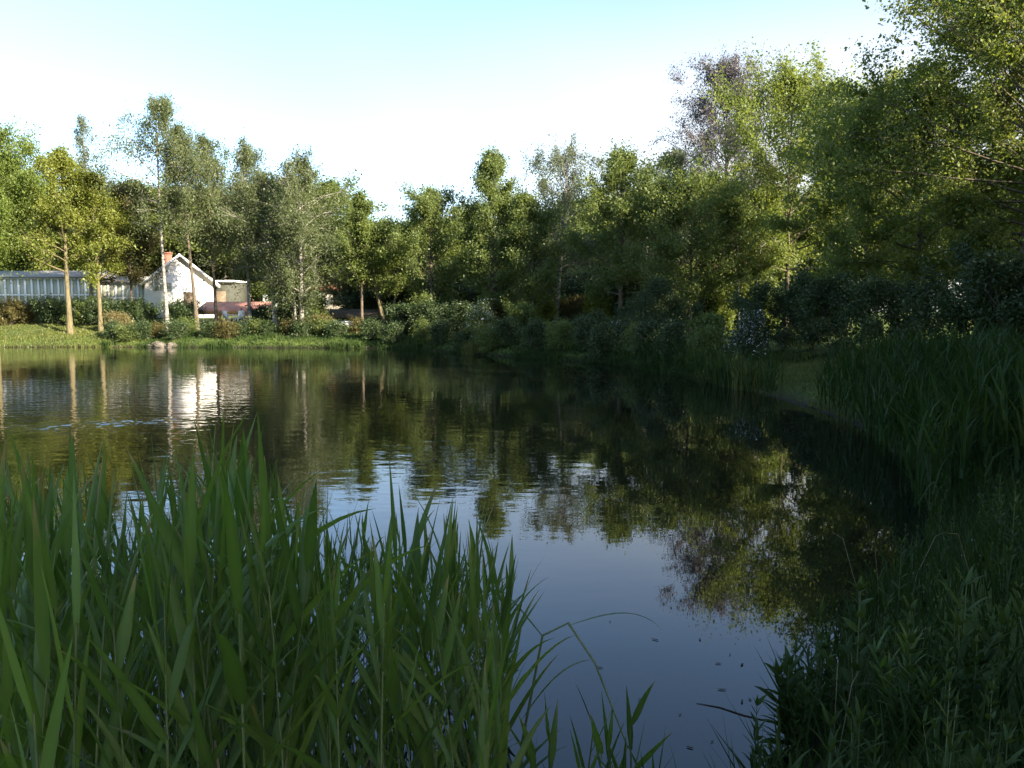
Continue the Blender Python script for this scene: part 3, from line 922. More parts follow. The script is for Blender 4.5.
# the wood behind: copies of a few kinds, one thing each
kidmap = {t.name: kids(t) for t in TREES}
protos = [TREES[i] for i in (8, 14, 15, 17, 19, 23)]
hts = {}
for t in protos:
    cr = [c for c in kidmap[t.name] if c.name.startswith('crown')][0]
    co = np.empty(len(cr.data.vertices) * 3, np.float32)
    cr.data.vertices.foreach_get('co', co)
    hts[t.name] = float(co.reshape(-1, 3)[:, 2].max())
rnd = random.Random(3)
back = []
for px in range(-110, 690, 21):
    top = np.interp(px, [-110, 0, 130, 250, 330, 350, 410, 430, 560, 690], [170, 180, 192, 184, 205, 220, 218, 204, 190, 168]) + rnd.uniform(-8, 16)
    back.append((px + rnd.uniform(-9, 9), rnd.uniform(68, 88), float(top)))
for px in range(14, 345, 24):
    back.append((px + rnd.uniform(-7, 7), rnd.uniform(69, 75), 172 + rnd.uniform(-22, 26)))
for px in range(400, 660, 26):
    back.append((px + rnd.uniform(-9, 9), rnd.uniform(56, 66), 238 + rnd.uniform(-20, 25)))
for px in range(560, 1180, 30):
    back.append((px + rnd.uniform(-10, 10), rnd.uniform(58, 72), 205 + rnd.uniform(-25, 20) - max(0, px - 660) * 0.16))
for k, (px, D, top) in enumerate(back):
    p = protos[k % len(protos)]
    x = X_at(px, D)
    z = gz(x, D)
    s = (Z_at(top, D) - z) / hts[p.name]
    dup(p, (x, D, z), rnd.uniform(0, 6.28), (min(1.9 * s, s + 0.75), min(1.9 * s, s + 0.75), s), 'green tree in the wood closing the view behind the waterside trees', 'trees of the wood behind', kidmap[p.name])

# trees beside and behind the photographer: they throw the shade over the near bank
shade = [(12, -2, 9.5), (9.5, -9, 11), (15, -12, 13), (17, 4, 11), (21, 9, 12.5), (24, 15, 12.5), (28, 19, 13), (19, -4, 13), (23, 2, 13.5), (6, -7, 8), (30, 9, 14), (12, -18, 15), (7.5, -1.5, 9), (9.5, 2.5, 9), (12, 6, 10), (15, 9.5, 10.5), (25, 23, 13), (29, 27, 14), (20, 13, 12), (9, -4, 9.5), (24, 19, 12)]
for k, (x, y, H) in enumerate(shade):
    p = protos[k % len(protos)]
    s = H / hts[p.name]
    dup(p, (x, y, gz(x, y)), rnd.uniform(0, 6.28), (s * 1.35, s * 1.35, s), 'tree on the near bank outside the view, shading the water', 'trees on the near bank', kidmap[p.name])

# ------------------------------------------------------------------ shrubs and hedge
BUSH = []


def bush(name, label, px, D, top, kind, Wpx, seed, group=None, nleaf=7000, ls=0.12, blossom=0, dz=0.0, **kw):
    x = X_at(px, D)
    z = gz(x, D)
    H = max(0.5, Z_at(top, D) - z)
    W = Wpx / F_PX * D
    root = thing(name, label, 'shrub', (x, D, z - 0.02), 0, group)
    base = dict(shape='broad', stems=4, up=(15, 75), nl=36, ns=7, sig=0.13, t0=0.06, tr=0.04, clump=0.6)
    base.update(kw)
    tm, cm = grow(seed, H, W, nleaf=nleaf, ls=ls, **base)
    tm.build('stem', M['bark'], root)
    cm.build('foliage', M[kind], root)
    if blossom:
        rng = np.random.default_rng(seed + 999)
        allv = np.concatenate(cm.v)[::4]
        c = allv.mean(0)
        out = allv[np.linalg.norm((allv - c) * [1, 1, 1.2], axis=1) > 0.45 * W]
        P = out[rng.choice(len(out), blossom)] + rng.normal(0, 0.07, (blossom, 3)) + np.array([0, -0.05, 0])
        bm_ = MB()
        leaves(bm_, P, 0.042, rng, rng.uniform(0, 1, blossom), asp=0.9)
        bm_.build('blossom', M['blossom'], root)
    BUSH.append(root)
    return root


hedge_lab = [
    'olive green hedge shrub left of the thick maple trunk, at the frame edge', 'olive green hedge shrub below the long conservatory',
    'dark green hedge shrub beside the thick maple trunk', 'green hedge shrub between the two yellow trunks', 'dark hedge shrub right of the slim maple trunk',
    'dark hedge shrub left of the tallest birch trunk', 'dark hedge shrub between the birch trunks below the white gable']
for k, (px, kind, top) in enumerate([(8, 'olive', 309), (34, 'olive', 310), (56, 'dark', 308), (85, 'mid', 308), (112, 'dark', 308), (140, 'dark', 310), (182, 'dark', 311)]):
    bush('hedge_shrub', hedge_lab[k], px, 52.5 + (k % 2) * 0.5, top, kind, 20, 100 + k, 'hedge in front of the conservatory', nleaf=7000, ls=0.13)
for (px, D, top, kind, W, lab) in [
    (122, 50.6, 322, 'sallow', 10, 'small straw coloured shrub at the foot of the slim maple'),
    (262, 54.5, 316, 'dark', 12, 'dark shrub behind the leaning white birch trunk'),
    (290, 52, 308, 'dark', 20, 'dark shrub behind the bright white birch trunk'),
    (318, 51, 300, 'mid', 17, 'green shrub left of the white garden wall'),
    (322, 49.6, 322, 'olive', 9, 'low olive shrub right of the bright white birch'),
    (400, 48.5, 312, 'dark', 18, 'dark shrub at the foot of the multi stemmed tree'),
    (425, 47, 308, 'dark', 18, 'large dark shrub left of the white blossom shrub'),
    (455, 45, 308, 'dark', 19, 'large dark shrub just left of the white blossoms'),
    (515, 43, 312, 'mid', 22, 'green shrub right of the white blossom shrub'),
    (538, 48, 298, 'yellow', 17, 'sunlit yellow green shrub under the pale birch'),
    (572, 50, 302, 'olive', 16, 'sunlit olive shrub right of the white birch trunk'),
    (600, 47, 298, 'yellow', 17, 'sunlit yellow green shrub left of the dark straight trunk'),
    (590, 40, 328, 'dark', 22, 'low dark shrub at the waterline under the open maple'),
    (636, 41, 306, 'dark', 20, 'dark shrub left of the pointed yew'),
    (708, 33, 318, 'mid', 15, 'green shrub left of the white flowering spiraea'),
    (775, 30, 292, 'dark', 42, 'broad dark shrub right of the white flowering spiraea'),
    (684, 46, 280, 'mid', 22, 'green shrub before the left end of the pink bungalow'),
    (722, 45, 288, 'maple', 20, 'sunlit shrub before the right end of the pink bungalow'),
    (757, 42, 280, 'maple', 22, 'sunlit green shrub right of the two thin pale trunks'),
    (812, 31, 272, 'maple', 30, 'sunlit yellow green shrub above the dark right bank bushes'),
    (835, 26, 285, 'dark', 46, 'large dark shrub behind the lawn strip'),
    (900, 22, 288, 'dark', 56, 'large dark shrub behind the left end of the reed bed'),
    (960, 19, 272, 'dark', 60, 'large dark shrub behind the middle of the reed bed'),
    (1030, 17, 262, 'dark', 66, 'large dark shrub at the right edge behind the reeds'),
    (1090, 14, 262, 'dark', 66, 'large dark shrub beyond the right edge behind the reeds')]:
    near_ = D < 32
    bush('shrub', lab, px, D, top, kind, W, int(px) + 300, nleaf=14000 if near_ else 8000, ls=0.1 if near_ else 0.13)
for k in range(15):
    a = k / 14
    px = 372 + a * 330
    i = np.argmin(np.abs(SHORE[:, 0] / SHORE[:, 1] * F_PX + 512 - px) + (SHORE[:, 1] < 20) * 1e4)
    D = SHORE[i, 1] + rnd.uniform(0.5, 1.6)
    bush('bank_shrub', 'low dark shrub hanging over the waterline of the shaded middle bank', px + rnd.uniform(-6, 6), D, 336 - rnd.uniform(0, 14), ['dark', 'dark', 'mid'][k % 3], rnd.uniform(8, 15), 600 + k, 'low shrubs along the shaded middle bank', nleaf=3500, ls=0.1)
for k in range(17):
    px = 108 + k * 16.5
    bush('bank_shrub', 'low rough shrub on the grassy far bank below the birches, close to the waterline', px + rnd.uniform(-6, 6), rnd.uniform(47.7, 49.2), 334 - rnd.uniform(0, 9), ['dark', 'mid', 'dark', 'olive'][k % 4], rnd.uniform(6, 12), 660 + k, 'low rough shrubs on the far left bank', nleaf=2200, ls=0.11)
bush('blossom_shrub', 'shrub covered in small white blossom at the middle of the far bank', 484, 39.4, 306, 'mid', 19, 71, blossom=1500, nleaf=4500)
bush('blossom_shrub', 'white flowering spiraea with arching sprays behind the lawn strip', 740, 26.5, 312, 'dark', 20, 72, blossom=1500, nleaf=6000, ls=0.09, droop=0.4)
bush('blossom_shrub', 'small bush with a few lilac white flowers left of the yew', 619, 38.5, 326, 'dark', 9, 73, blossom=300, nleaf=2500)

# undergrowth closing the gaps between the trunks
bk = {b.name: kids(b) for b in BUSH}
src = [b for b in BUSH if b.name.startswith('shrub')][1:8]
for k in range(34):
    px = 372 + k * 13.5
    D = rnd.uniform(53, 62) if px < 640 else rnd.uniform(46, 56)
    b = src[k % len(src)]
    x = X_at(px, D)
    sc = rnd.uniform(1.3, 2.0)
    dup(b, (x, D, gz(x, D) - 0.05), rnd.uniform(0, 6.28), (sc * 1.2, sc * 1.2, sc), 'undergrowth shrub filling the gap between trunks of the shaded middle wood', 'undergrowth behind the waterside trees', bk[b.name])

# rocks at the far waterline
for k, (px, D, s, lab) in enumerate([(158, 46.9, 0.45, 'broad grey brown rock at the waterline below the tallest birch'), (172, 46.9, 0.4, 'smaller grey brown rock right of the broad rock at the waterline'), (149, 47.1, 0.28, 'small low rock left of the broad rock at the waterline')]):
    rng = np.random.default_rng(40 + k)
    import bmesh
    bm = bmesh.new()
    bmesh.ops.create_icosphere(bm, subdivisions=3, radius=1)
    for v in bm.verts:
        n_ = v.co.normalized()
        f = 1 + 0.18 * math.sin(3.1 * n_.x + 2 * n_.z + k) + 0.14 * math.sin(5.3 * n_.y - 3 * n_.x + k * 2) + 0.05 * math.sin(11 * n_.z + 9 * n_.x)
        v.co = Vector((n_.x * s * 1.3 * f, n_.y * s * 0.7 * f, n_.z * s * 0.55 * f))
    me = bpy.data.meshes.new('rock'); bm.to_mesh(me); bm.free()
    me.materials.append(M['rock'])
    o = bpy.data.objects.new('rock', me); COL.objects.link(o)
    o.location = (X_at(px, D), D, 0.06)
    o.rotation_euler = (0, 0, k)
    tag(o, lab, 'rock', 'rocks at the far waterline')

# ------------------------------------------------------------------ grass and margin plants (uncountable)


def blades(mb, P, h, wid, rng, tint, bend=0.35):
    n = len(P)
    a = rng.uniform(0, 2 * np.pi, n)
    b = rng.uniform(0, 2 * np.pi, n)
    side = np.stack([np.cos(a), np.sin(a), np.zeros(n)], 1)
    le = np.stack([np.cos(b), np.sin(b), np.zeros(n)], 1) * (rng.uniform(0.1, 1, n) * bend * h)[:, None]
    upv = np.stack([np.zeros(n), np.zeros(n), h], 1)
    w = (wid * rng.uniform(0.7, 1.3, n))[:, None]
    v = np.stack([P - side * w * 0.5, P + side * w * 0.5, P + side * w * 0.42 + upv * 0.55 + le * 0.3, P - side * w * 0.42 + upv * 0.55 + le * 0.3, P + upv + le], 1)
    base = (np.arange(n) * 5)[:, None]
    t = np.repeat(tint, 5)
    mb.add(v.reshape(-1, 3), base + np.array([[0, 1, 2, 3]]), t)
    mb.f.append(base + np.array([[3, 2, 4]]) + (mb.n - n * 5))


def band(n, lo, hi, box, rng, keep=None):
    """random land points whose distance to the shore lies in lo..hi"""
    out = []
    tot = 0
    while tot < n:
        p = np.column_stack([rng.uniform(box[0], box[1], 60000), rng.uniform(box[2], box[3], 60000)])
        s = sdist(p)
        k = (s > lo) & (s < hi)
        if keep is not None:
            k &= keep(p)
        out.append(p[k]); tot += k.sum()
    return np.concatenate(out)[:n]


def grass_patch(name, mat, n, lo, hi, box, h, wid, seed, keep=None, bend=0.45):
    rng = np.random.default_rng(seed)
    p = band(n, lo, hi, box, rng, keep)
    z = ground_z(p)
    P = np.column_stack([p, np.maximum(z, -0.1) - 0.02])
    patch = 0.5 + 0.5 * np.sin(p[:, 0] * 0.9 + 1.3 * np.sin(p[:, 1] * 0.6)) * np.cos(p[:, 1] * 0.8 + seed)
    hh_ = h * rng.uniform(0.45, 1.15, n) * (0.65 + 0.6 * patch)
    m = MB()
    blades(m, P, hh_, wid, rng, np.clip(0.6 * rng.uniform(0, 1, n) + 0.4 * patch, 0, 1), bend)
    o = m.build(name, M[mat])
    o['kind'] = 'stuff'
    return o


grass_patch('grass', 'grass', 42000, -0.15, 7, (-46, -23, 40, 58), 0.15, 0.04, 1)
grass_patch('grass', 'shade_grass', 34000, -0.15, 5, (-23, 12, 26, 52), 0.2, 0.035, 2, bend=0.7)
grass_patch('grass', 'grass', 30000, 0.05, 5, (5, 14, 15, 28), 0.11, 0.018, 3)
grass_patch('grass', 'shade_grass', 26000, -0.02, 9, (0.2, 10, 1.2, 14), 0.42, 0.014, 4, bend=0.7)
grass_patch('sedge', 'shade_grass', 3000, -0.3, 0.3, (-26, 8, 14, 50), 0.5, 0.03, 5, bend=0.7, keep=lambda p: np.sin(p[:, 0] * 1.7) + np.sin(p[:, 1] * 1.1 + p[:, 0] * 0.6) > 0.2)


def reed_mass(name, mat, pts, h, rng, wid=0.03, nb=6):
    m = MB()
    n = len(pts)
    z = np.maximum(ground_z(pts), -0.25)
    H = h * rng.uniform(0.75, 1.12, n)
    ln = rng.normal(0, 0.06, (n, 2))
    base = np.column_stack([pts, z])
    top = base + np.column_stack([ln * H[:, None], H])
    blades(m, base, H * 0.93, 0.014, rng, np.full(n, 0.98) * rng.uniform(0.4, 1, n), bend=0.06)
    for k in range(nb):
        f = 0.25 + 0.72 * k / nb + rng.uniform(-0.05, 0.05, n)
        P = base + (top - base) * f[:, None]
        blades(m, P, rng.uniform(0.28, 0.55, n), wid, rng, rng.uniform(0, 0.85, n), bend=rng.uniform(0.5, 1.3, n) if False else 0.9)
    o = m.build(name, M[mat])
    o['kind'] = 'stuff'
    return o


rng = np.random.default_rng(11)
pts = band(1400, -0.2, 4.2, (3.5, 14, 7.5, 17.2), rng, lambda p: (p[:, 0] > 0.402 * p[:, 1]) & (p[:, 1] > 7.8))
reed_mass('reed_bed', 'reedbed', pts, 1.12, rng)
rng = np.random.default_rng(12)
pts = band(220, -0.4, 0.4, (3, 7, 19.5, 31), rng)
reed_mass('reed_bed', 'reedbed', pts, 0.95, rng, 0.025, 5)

# rush tufts beside the lawn strip
rng = np.random.default_rng(21)
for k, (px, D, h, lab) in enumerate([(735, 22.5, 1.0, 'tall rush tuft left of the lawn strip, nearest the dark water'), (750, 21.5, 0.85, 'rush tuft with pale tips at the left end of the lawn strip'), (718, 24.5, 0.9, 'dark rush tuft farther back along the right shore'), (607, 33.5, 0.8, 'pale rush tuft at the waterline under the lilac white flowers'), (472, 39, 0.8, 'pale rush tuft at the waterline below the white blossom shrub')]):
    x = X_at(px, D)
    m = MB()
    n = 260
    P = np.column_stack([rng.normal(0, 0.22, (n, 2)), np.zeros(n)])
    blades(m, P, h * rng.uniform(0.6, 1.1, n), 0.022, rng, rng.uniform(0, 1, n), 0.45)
    o = m.build('rush_tuft', M['grass' if k in (1, 3, 4) else 'shade_grass'])
    o.location = (x, D, max(gz(x, D), -0.05) - 0.02)
    tag(o, lab, 'rush', 'rush tufts along the right shore')

# ------------------------------------------------------------------ foreground reeds, one thing each


def blade_strip(mb, p0, direction, length, width, rng, tint, arch=0.4, roll=0.0, seg=9):
    """a long pointed leaf with a folded midrib, arching over"""
    d = np.asarray(direction, float)
    d /= np.linalg.norm(d)
    pts = [np.asarray(p0, float)]
    step = length / seg
    tw = rng.normal(0, 0.25)
    for k in range(seg):
        d = d + np.array([0, 0, -arch * 0.16 * (k / seg) * 1.6])
        d /= np.linalg.norm(d)
        pts.append(pts[-1] + d * step)
    pts = np.array(pts)
    s = np.linspace(0, 1, seg + 1)
    w = width * np.minimum(1, 0.45 + 2.4 * s) * np.clip((1 - s) / 0.62, 0, 1) ** 0.8
    w[-1] = 0.0008
    g = np.gradient(pts, axis=0)
    g /= np.linalg.norm(g, axis=1, keepdims=True)
    hor = np.cross(g, np.array([0, 0, 1.0]))
    hn = np.linalg.norm(hor, axis=1, keepdims=True)
    hor = hor / np.maximum(hn, 1e-4)
    nrm = np.cross(hor, g)
    ang = roll + tw * s
    side = hor * np.cos(ang)[:, None] + nrm * np.sin(ang)[:, None]
    up_ = np.cross(side, g)
    L_ = pts - side * w[:, None] * 0.5 - up_ * w[:, None] * 0.14
    R_ = pts + side * w[:, None] * 0.5 - up_ * w[:, None] * 0.14
    v = np.stack([L_, pts, R_], 1).reshape(-1, 3)
    q = []
    for k in range(seg):
        a = k * 3
        q += [[a, a + 1, a + 4, a + 3], [a + 1, a + 2, a + 5, a + 4]]
    tt = np.stack([np.full(seg + 1, tint), np.full(seg + 1, min(0.84, tint + 0.25)), np.full(seg + 1, tint)], 1)
    if rng.random() < 0.3:                              # some tips are already dry
        tt[-2:] = 1.0
        tt[-3] = np.minimum(0.9, tt[-3] + 0.2)
    mb.add(v, q, tt.ravel())


def reed_mesh(seed, H, nleaf=8, leafy=1.0, width=0.037, arch=0.45):
    rng = np.random.default_rng(seed)
    st, fo = MB(), MB()
    n = 12
    s = np.linspace(0, 1, n)
    bx_, by_ = rng.normal(0, 0.05, 2)
    path = np.stack([bx_ * H * s ** 1.6, by_ * H * s ** 1.6, H * 0.86 * s], 1)
    path[0, 2] = -0.35
    st.tube(path, 0.0065 * (1 - 0.6 * s), 6)
    az = rng.uniform(0, 6.28)
    for k in range(nleaf):
        f = 0.14 + 0.84 * k / (nleaf - 1)
        p = np.array([np.interp(f, s, path[:, i]) for i in range(3)])
        p[2] = max(p[2], 0.1)
        rn = 0.0065 * (1 - 0.6 * f)
        st.tube(np.stack([p - [0, 0, 0.008], p, p + [0, 0, 0.008]]), [rn * 1.02, rn * 1.22, rn * 1.02], 6)
        az += math.pi + rng.normal(0, 0.45)
        el = R(rng.uniform(46, 76) + 8 * (f > 0.75))
        if k >= nleaf - 2:
            el = R(rng.uniform(66, 86))
        d = (math.cos(az) * math.cos(el), math.sin(az) * math.cos(el), math.sin(el))
        L = rng.uniform(0.4, 0.68) * (0.75 + 0.35 * math.sin(math.pi * f)) * leafy
        blade_strip(fo, p, d, L, width * rng.uniform(0.5, 1.3), rng, rng.uniform(0.0, 0.8), arch * rng.uniform(0.2, 1.9), rng.normal(0, 0.7))
    return st, fo


reed_protos = []
for k in range(14):
    st, fo = reed_mesh(500 + k, 1.0 * [1.7, 1.62, 1.8, 1.55, 1.7, 1.5, 1.75][k % 7], nleaf=9 + k % 3)
    root = thing('reed', 'green reed', 'reed')
    a = st.build('stem', M['stalk'], root, smooth=True)
    b = fo.build('foliage', M['reed'], root, smooth=True)
    reed_protos.append((root, [a, b]))

REED_L = 'green reed with long pointed blades inside the dense foreground reed bed'
REED_R = 'green reed with arching blades on the open water side of the reed bed'
rnd = random.Random(77)
spots = []
tries = 0
while len(spots) < 290 and tries < 40000:
    tries += 1
    y = 1.8 + 3.0 * rnd.random() ** 1.1
    px = rnd.uniform(-60, 505)
    # right-hand limit of the bed leans in with distance
    x = (px - 512) / F_PX * y
    lim = 545 - 0
    if px > lim:
        continue
    if any((x - a) ** 2 + (y - b) ** 2 < 0.07 ** 2 for a, b, _ in spots):
        continue
    # height of the bed's outline, from the photograph
    top_py = np.interp(px, [-60, 0, 60, 110, 150, 200, 260, 300, 340, 400, 450, 500, 545], [455, 455, 440, 470, 455, 425, 440, 500, 510, 490, 500, 535, 590])
    spots.append((x, y, top_py))
def px_of(x, y):
    return 512 + x / y * F_PX


used = set()
for k, (x, y, tpy) in enumerate(spots):
    i = k % len(reed_protos)
    root, ch = reed_protos[i]
    if px_of(x, y) > 420:
        tpy = max(tpy, 500)
    zt = Z_at(tpy + abs(rnd.gauss(0, 60)), y)
    zb = max(gz(x, y), -0.3)
    Hp = [1.7, 1.62, 1.8, 1.55, 1.7, 1.5, 1.75][i % 7]
    s = max(0.5, min(1.25, (zt - max(zb, 0)) / Hp / 1.07))
    lab, grp = (REED_R, 'reeds at the edge of the reed bed') if x > -0.35 * (y / 3) - 0.1 else (REED_L, 'reeds of the foreground bed')
    loc = (x, y, max(zb, 0.0))
    rz = rnd.uniform(0, 6.28)
    if i not in used:
        used.add(i)
        root.location = loc; root.rotation_euler = (0, 0, rz); root.scale = (s, s, s)
        root['label'] = lab; root['group'] = grp
    else:
        dup(root, loc, rz, s, lab, grp, ch)

# a few reeds, some at the left edge, caught light put into paler leaves
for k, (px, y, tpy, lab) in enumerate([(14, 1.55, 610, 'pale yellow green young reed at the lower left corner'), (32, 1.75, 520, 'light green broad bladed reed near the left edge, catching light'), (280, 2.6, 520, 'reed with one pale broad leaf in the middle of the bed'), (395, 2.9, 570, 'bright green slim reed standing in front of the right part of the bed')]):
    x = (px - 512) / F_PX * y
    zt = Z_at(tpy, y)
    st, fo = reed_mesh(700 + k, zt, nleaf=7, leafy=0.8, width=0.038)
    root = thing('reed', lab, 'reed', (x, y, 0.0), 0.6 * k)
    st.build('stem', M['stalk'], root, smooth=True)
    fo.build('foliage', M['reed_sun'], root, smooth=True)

# the bent reed hanging over the open water
root = thing('bent_reed', 'broken reed bending down over the open water right of the bed', 'reed', (0.02, 2.9, 0))
rng = np.random.default_rng(8)
st, fo = MB(), MB()
st.tube([(0, 0, -.3), (0.02, 0, 0.5), (0.1, 0.02, 0.93), (0.2, 0.0, 0.99), (0.3, -.05, 0.85), (0.42, -.12, 0.55)], [.006, .006, .005, .005, .004, .003], 6)
blade_strip(fo, (0.1, 0.02, 0.93), (-0.6, 0, 0.8), 0.4, 0.03, rng, 0.4, 0.7)
blade_strip(fo, (0.2, 0.0, 0.98), (0.9, 0.3, 0.2), 0.45, 0.03, rng, 0.5, 1.1, 0.5)
blade_strip(fo, (0.42, -.12, 0.56), (0.4, -0.1, -0.8), 0.4, 0.024, rng, 0.3, 0.1)
blade_strip(fo, (0.02, 0.0, 0.6), (0.5, -.2, 0.9), 0.42, 0.03, rng, 0.4, 0.9)
st.build('stem', M['stalk'], root, smooth=True); fo.build('foliage', M['reed'], root, smooth=True)

# last year's dry stems still standing in the bed
dry = noise_mat('dry_reed', [(0.3, (0.09, 0.072, 0.04)), (0.7, (0.2, 0.165, 0.095))], 6, 0.8)
for k in range(16):
    y = rnd.uniform(1.6, 3.6)
    x = (rnd.uniform(-10, 480) - 512) / F_PX * y
    h = rnd.uniform(0.35, 0.7)
    m = MB()
    dx, dy = rnd.uniform(-.22, .22), rnd.uniform(-.1, .1)
    if k % 3 == 0:
        m.tube([(0, 0, -.3), (dx * .5, dy * .5, h * .5), (dx, dy, h * .8), (dx * 2.2, dy * 2, h * .72), (dx * 3.4, dy * 3, h * .45)], [.004, .0038, .0034, .003, .0015], 6)
    else:
        m.tube([(0, 0, -.3), (dx * .4, dy * .5, h * .5), (dx, dy, h)], [.0042, .0038, .003], 6)
    o = m.build('dry_reed_stem', dry, smooth=True)
    o.location = (x, y, max(gz(x, y), 0))
    tag(o, 'dry tan reed stem left from last year among the green reeds', 'reed', 'dry stems in the reed bed')

# short new shoots at the bottom centre
for k, (px, y, tpy) in enumerate([(528, 2.7, 715), (552, 2.75, 690), (585, 2.8, 675), (603, 2.6, 700), (622, 2.85, 705), (640, 2.9, 680), (655, 2.8, 735), (570, 2.6, 725), (541, 2.55, 735), (634, 2.7, 728)]):
    x = (px - 512) / F_PX * y
    zt = max(0.25, Z_at(tpy + 22, y))
    st, fo = reed_mesh(800 + k, zt, nleaf=6, leafy=0.5, width=0.026, arch=0.25)
    root = thing('reed_shoot', 'short green reed shoot rising from the water at the bottom centre', 'reed', (x, y, 0), k, 'young reed shoots')
    st.build('stem', M['stalk'], root, smooth=True); fo.build('foliage', M['reed'], root, smooth=True)

# ------------------------------------------------------------------ tall weeds on the near right bank


def weed_mesh(seed, H, pairs=9, L=0.13, wid=0.04, bushy=3):
    rng = np.random.default_rng(seed)
    st, fo = MB(), MB()
    for b in range(bushy):
        a = rng.uniform(0, 6.28)
        sp = 0.0 if b == 0 else 0.35
        h = H * (1 if b == 0 else rng.uniform(0.55, 0.9))
        s = np.linspace(0, 1, 8)
        path = np.stack([math.cos(a) * sp * h * s ** 1.2, math.sin(a) * sp * h * s ** 1.2, h * s], 1)
        path[0, 2] = -0.08
        st.tube(path, 0.005 * (1 - 0.7 * s), 5)
        for k in range(pairs):
            f = 0.12 + 0.87 * k / (pairs - 1)
            p = np.array([np.interp(f, s, path[:, i]) for i in range(3)])
            for q in range(2 if k < pairs - 1 else 4):
                az = k * 1.57 + q * (math.pi if k < pairs - 1 else 1.57) + rng.normal(0, 0.25)
                el = R(rng.uniform(15, 45) + 30 * f)
                l = L * rng.uniform(0.7, 1.2) * (1.1 - 0.55 * f)
                blade_strip(fo, p, (math.cos(az) * math.cos(el), math.sin(az) * math.cos(el), math.sin(el)), l, wid * l / L, rng, rng.uniform(0, 1), 1.2, rng.normal(0, 0.3), seg=5)
    return st, fo


weed_protos = []
for k in range(12):
    st, fo = weed_mesh(900 + k, [0.75, 0.6, 0.85, 0.5, 0.7, 0.55, 0.8, 0.65, 0.45, 0.4, 0.35, 0.5][k], pairs=[8, 9, 10, 11][k % 4] if k < 9 else 5, L=[0.13, 0.1, 0.16][k % 3] * (1 if k < 9 else 1.2), wid=[0.04, 0.045, 0.026][k % 3] * (1 if k < 9 else 1.6), bushy=2 + k % 3)
    root = thing('weed_plant', 'leafy green weed', 'plant')
    a = st.build('stem', M['stalk'], root); b = fo.build('foliage', M['weed'], root, smooth=True)
    weed_protos.append((root, [a, b]))
rng = np.random.default_rng(31)
pts = band(180, 0.02, 3.4, (0.9, 8.5, 2.4, 10.5), rng, lambda p: (p[:, 0] / p[:, 1] < 0.78) & (p[:, 0] / p[:, 1] > 0.24))
for k, (x, y) in enumerate(pts):
    root, ch = weed_protos[k % 12]
    lab = 'leafy green weed in the tangle along the near right bank'
    grp = 'weeds on the right bank'
    s = rnd.uniform(0.5, 1.35) * (0.95 if y < 4.2 else 0.6)
    loc = (x, y, gz(x, y) - 0.02)
    if k < 12:
        root.location = loc; root.scale = (s, s, s); root['label'] = lab; root['group'] = grp
    else:
        dup(root, loc, rnd.uniform(0, 6.28), s, lab, grp, ch)
for k, (px, y, tpy, lab, L, wid) in enumerate([(925, 3.4, 640, 'tall pale green feathery weed standing in front of the right bank tangle', 0.2, 0.03), (800, 3.7, 660, 'broad leaved weed leaning over the water at the bank edge', 0.18, 0.05), (768, 3.35, 700, 'dark spiky weed at the lower tip of the right bank', 0.12, 0.03)]):
    x = (px - 512) / F_PX * y
    z = gz(x, y)
    st, fo = weed_mesh(950 + k, max(0.4, Z_at(tpy, y) - z), pairs=12, L=L, wid=wid, bushy=4)
    root = thing('weed_plant', lab, 'plant', (x, y, z - 0.02))
    st.build('stem', M['stalk'], root); fo.build('foliage', M['weed'] if k else M['reed'], root, smooth=True)

# dry grass stems leaning through the tangle
for k in range(8):
    px, y = rnd.uniform(830, 1010), rnd.uniform(2.9, 5.5)
    x = (px - 512) / F_PX * y
    h = rnd.uniform(0.35, 0.7)
    dx, dy = rnd.uniform(-.35, .35), rnd.uniform(-.2, .2)
    m = MB()
    m.tube([(0, 0, -.05), (dx * .3, dy * .3, h * .5), (dx, dy, h), (dx * 1.5, dy * 1.5, h * 1.05)], [.0025, .002, .0015, .0008], 5)
    o = m.build('dry_grass_stem', dry, smooth=True)
    o.location = (x, y, gz(x, y))
    tag(o, 'thin dry grass stem leaning through the weeds on the near right bank', 'grass stem', 'dry stems on the right bank')

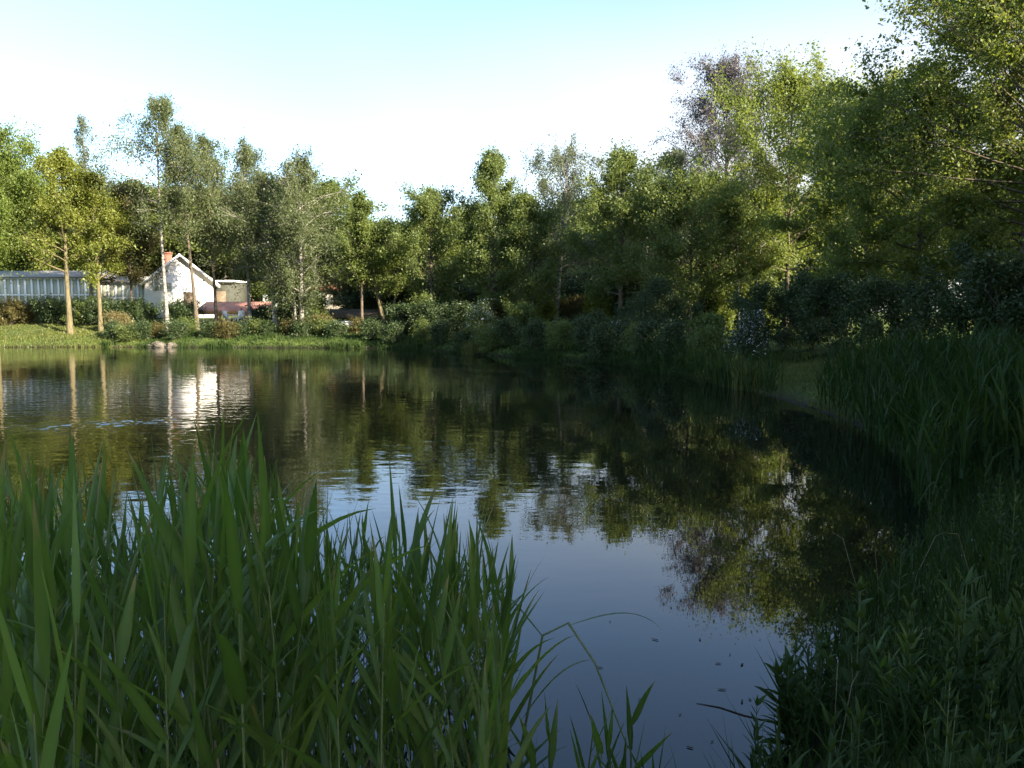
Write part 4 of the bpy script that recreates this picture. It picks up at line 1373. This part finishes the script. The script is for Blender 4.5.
# a few white umbels by the dark water
for k, (px, py, y) in enumerate([(985, 540, 6.2), (1002, 546, 6.1), (1012, 541, 6.3), (978, 553, 6.0), (1020, 548, 6.2), (992, 556, 5.9)]):
    x, z = (px - 512) / F_PX * y, Z_at(py, y)
    g0 = gz(x, y)
    root = thing('white_flower', 'small white flower head above the weeds at the right edge', 'flower', (x, y, g0), 0, 'white flowers on the right bank')
    m = MB(); m.tube([(0, 0, -.05), (0.01, 0, (z - g0) * 0.6), (0, 0, z - g0)], .003, 5); m.build('stem', M['weed'], root)
    m = MB(); rg = np.random.default_rng(k); leaves(m, rg.normal(0, 0.011, (14, 3)) * [1, 1, 0.3] + [0, 0, z - g0], 0.014, rg, rg.uniform(0, 1, 14), 0.9); m.build('flower_head', M['blossom'], root)

# ------------------------------------------------------------------ bits floating on the calm water
mb = MB(); mb.tube([(-.5, 0, 0.004), (-.1, .03, 0.006), (.2, .0, 0.005), (.5, .06, 0.004)], [.004, .006, .006, .003], 5)
tw = tag(mb.build('floating_twig', M['bark']), 'long thin twig floating on the calm water near the right bank', 'twig')
p = at(735, 712, 1); d = ray(733, 602)


def on_water(px, py):
    d = ray(px, py)
    return d * (CAM_H / -d[2])


q = on_water(735, 712)
tw.location = (q[0], q[1], 0.0); tw.rotation_euler = (0, 0, 1.0 + 1.57); tw.scale = (0.42, 0.42, 0.6)
mb = MB()
mb.prism([(-.05, 0, .003), (-.02, -.014, .003), (.03, -.012, .003), (.055, 0, .003), (.02, .015, .003), (-.03, .012, .003)], (0, 0, .001))
fl = tag(mb.build('floating_leaf', M['bark']), 'small dark leaf floating on the open calm water', 'leaf', 'leaves floating on the pond')
q = on_water(718, 664); fl.location = (q[0], q[1], 0.002); fl.scale = (0.4, 0.4, 1)
for k, (px, py) in enumerate([(742, 702), (750, 700), (712, 742), (690, 748), (600, 668), (655, 640), (610, 622), (742, 665), (700, 640), (722, 690), (680, 715), (665, 590), (640, 700), (760, 640), (730, 655), (748, 560), (775, 610)]):
    q = on_water(px, py)
    s = rnd.uniform(0.15, 0.45)
    c = fl.copy(); COL.objects.link(c)
    c.location = (q[0], q[1], 0.002); c.rotation_euler = (0, 0, rnd.uniform(0, 6.28)); c.scale = (s * rnd.uniform(0.8, 1.6), s, 1)
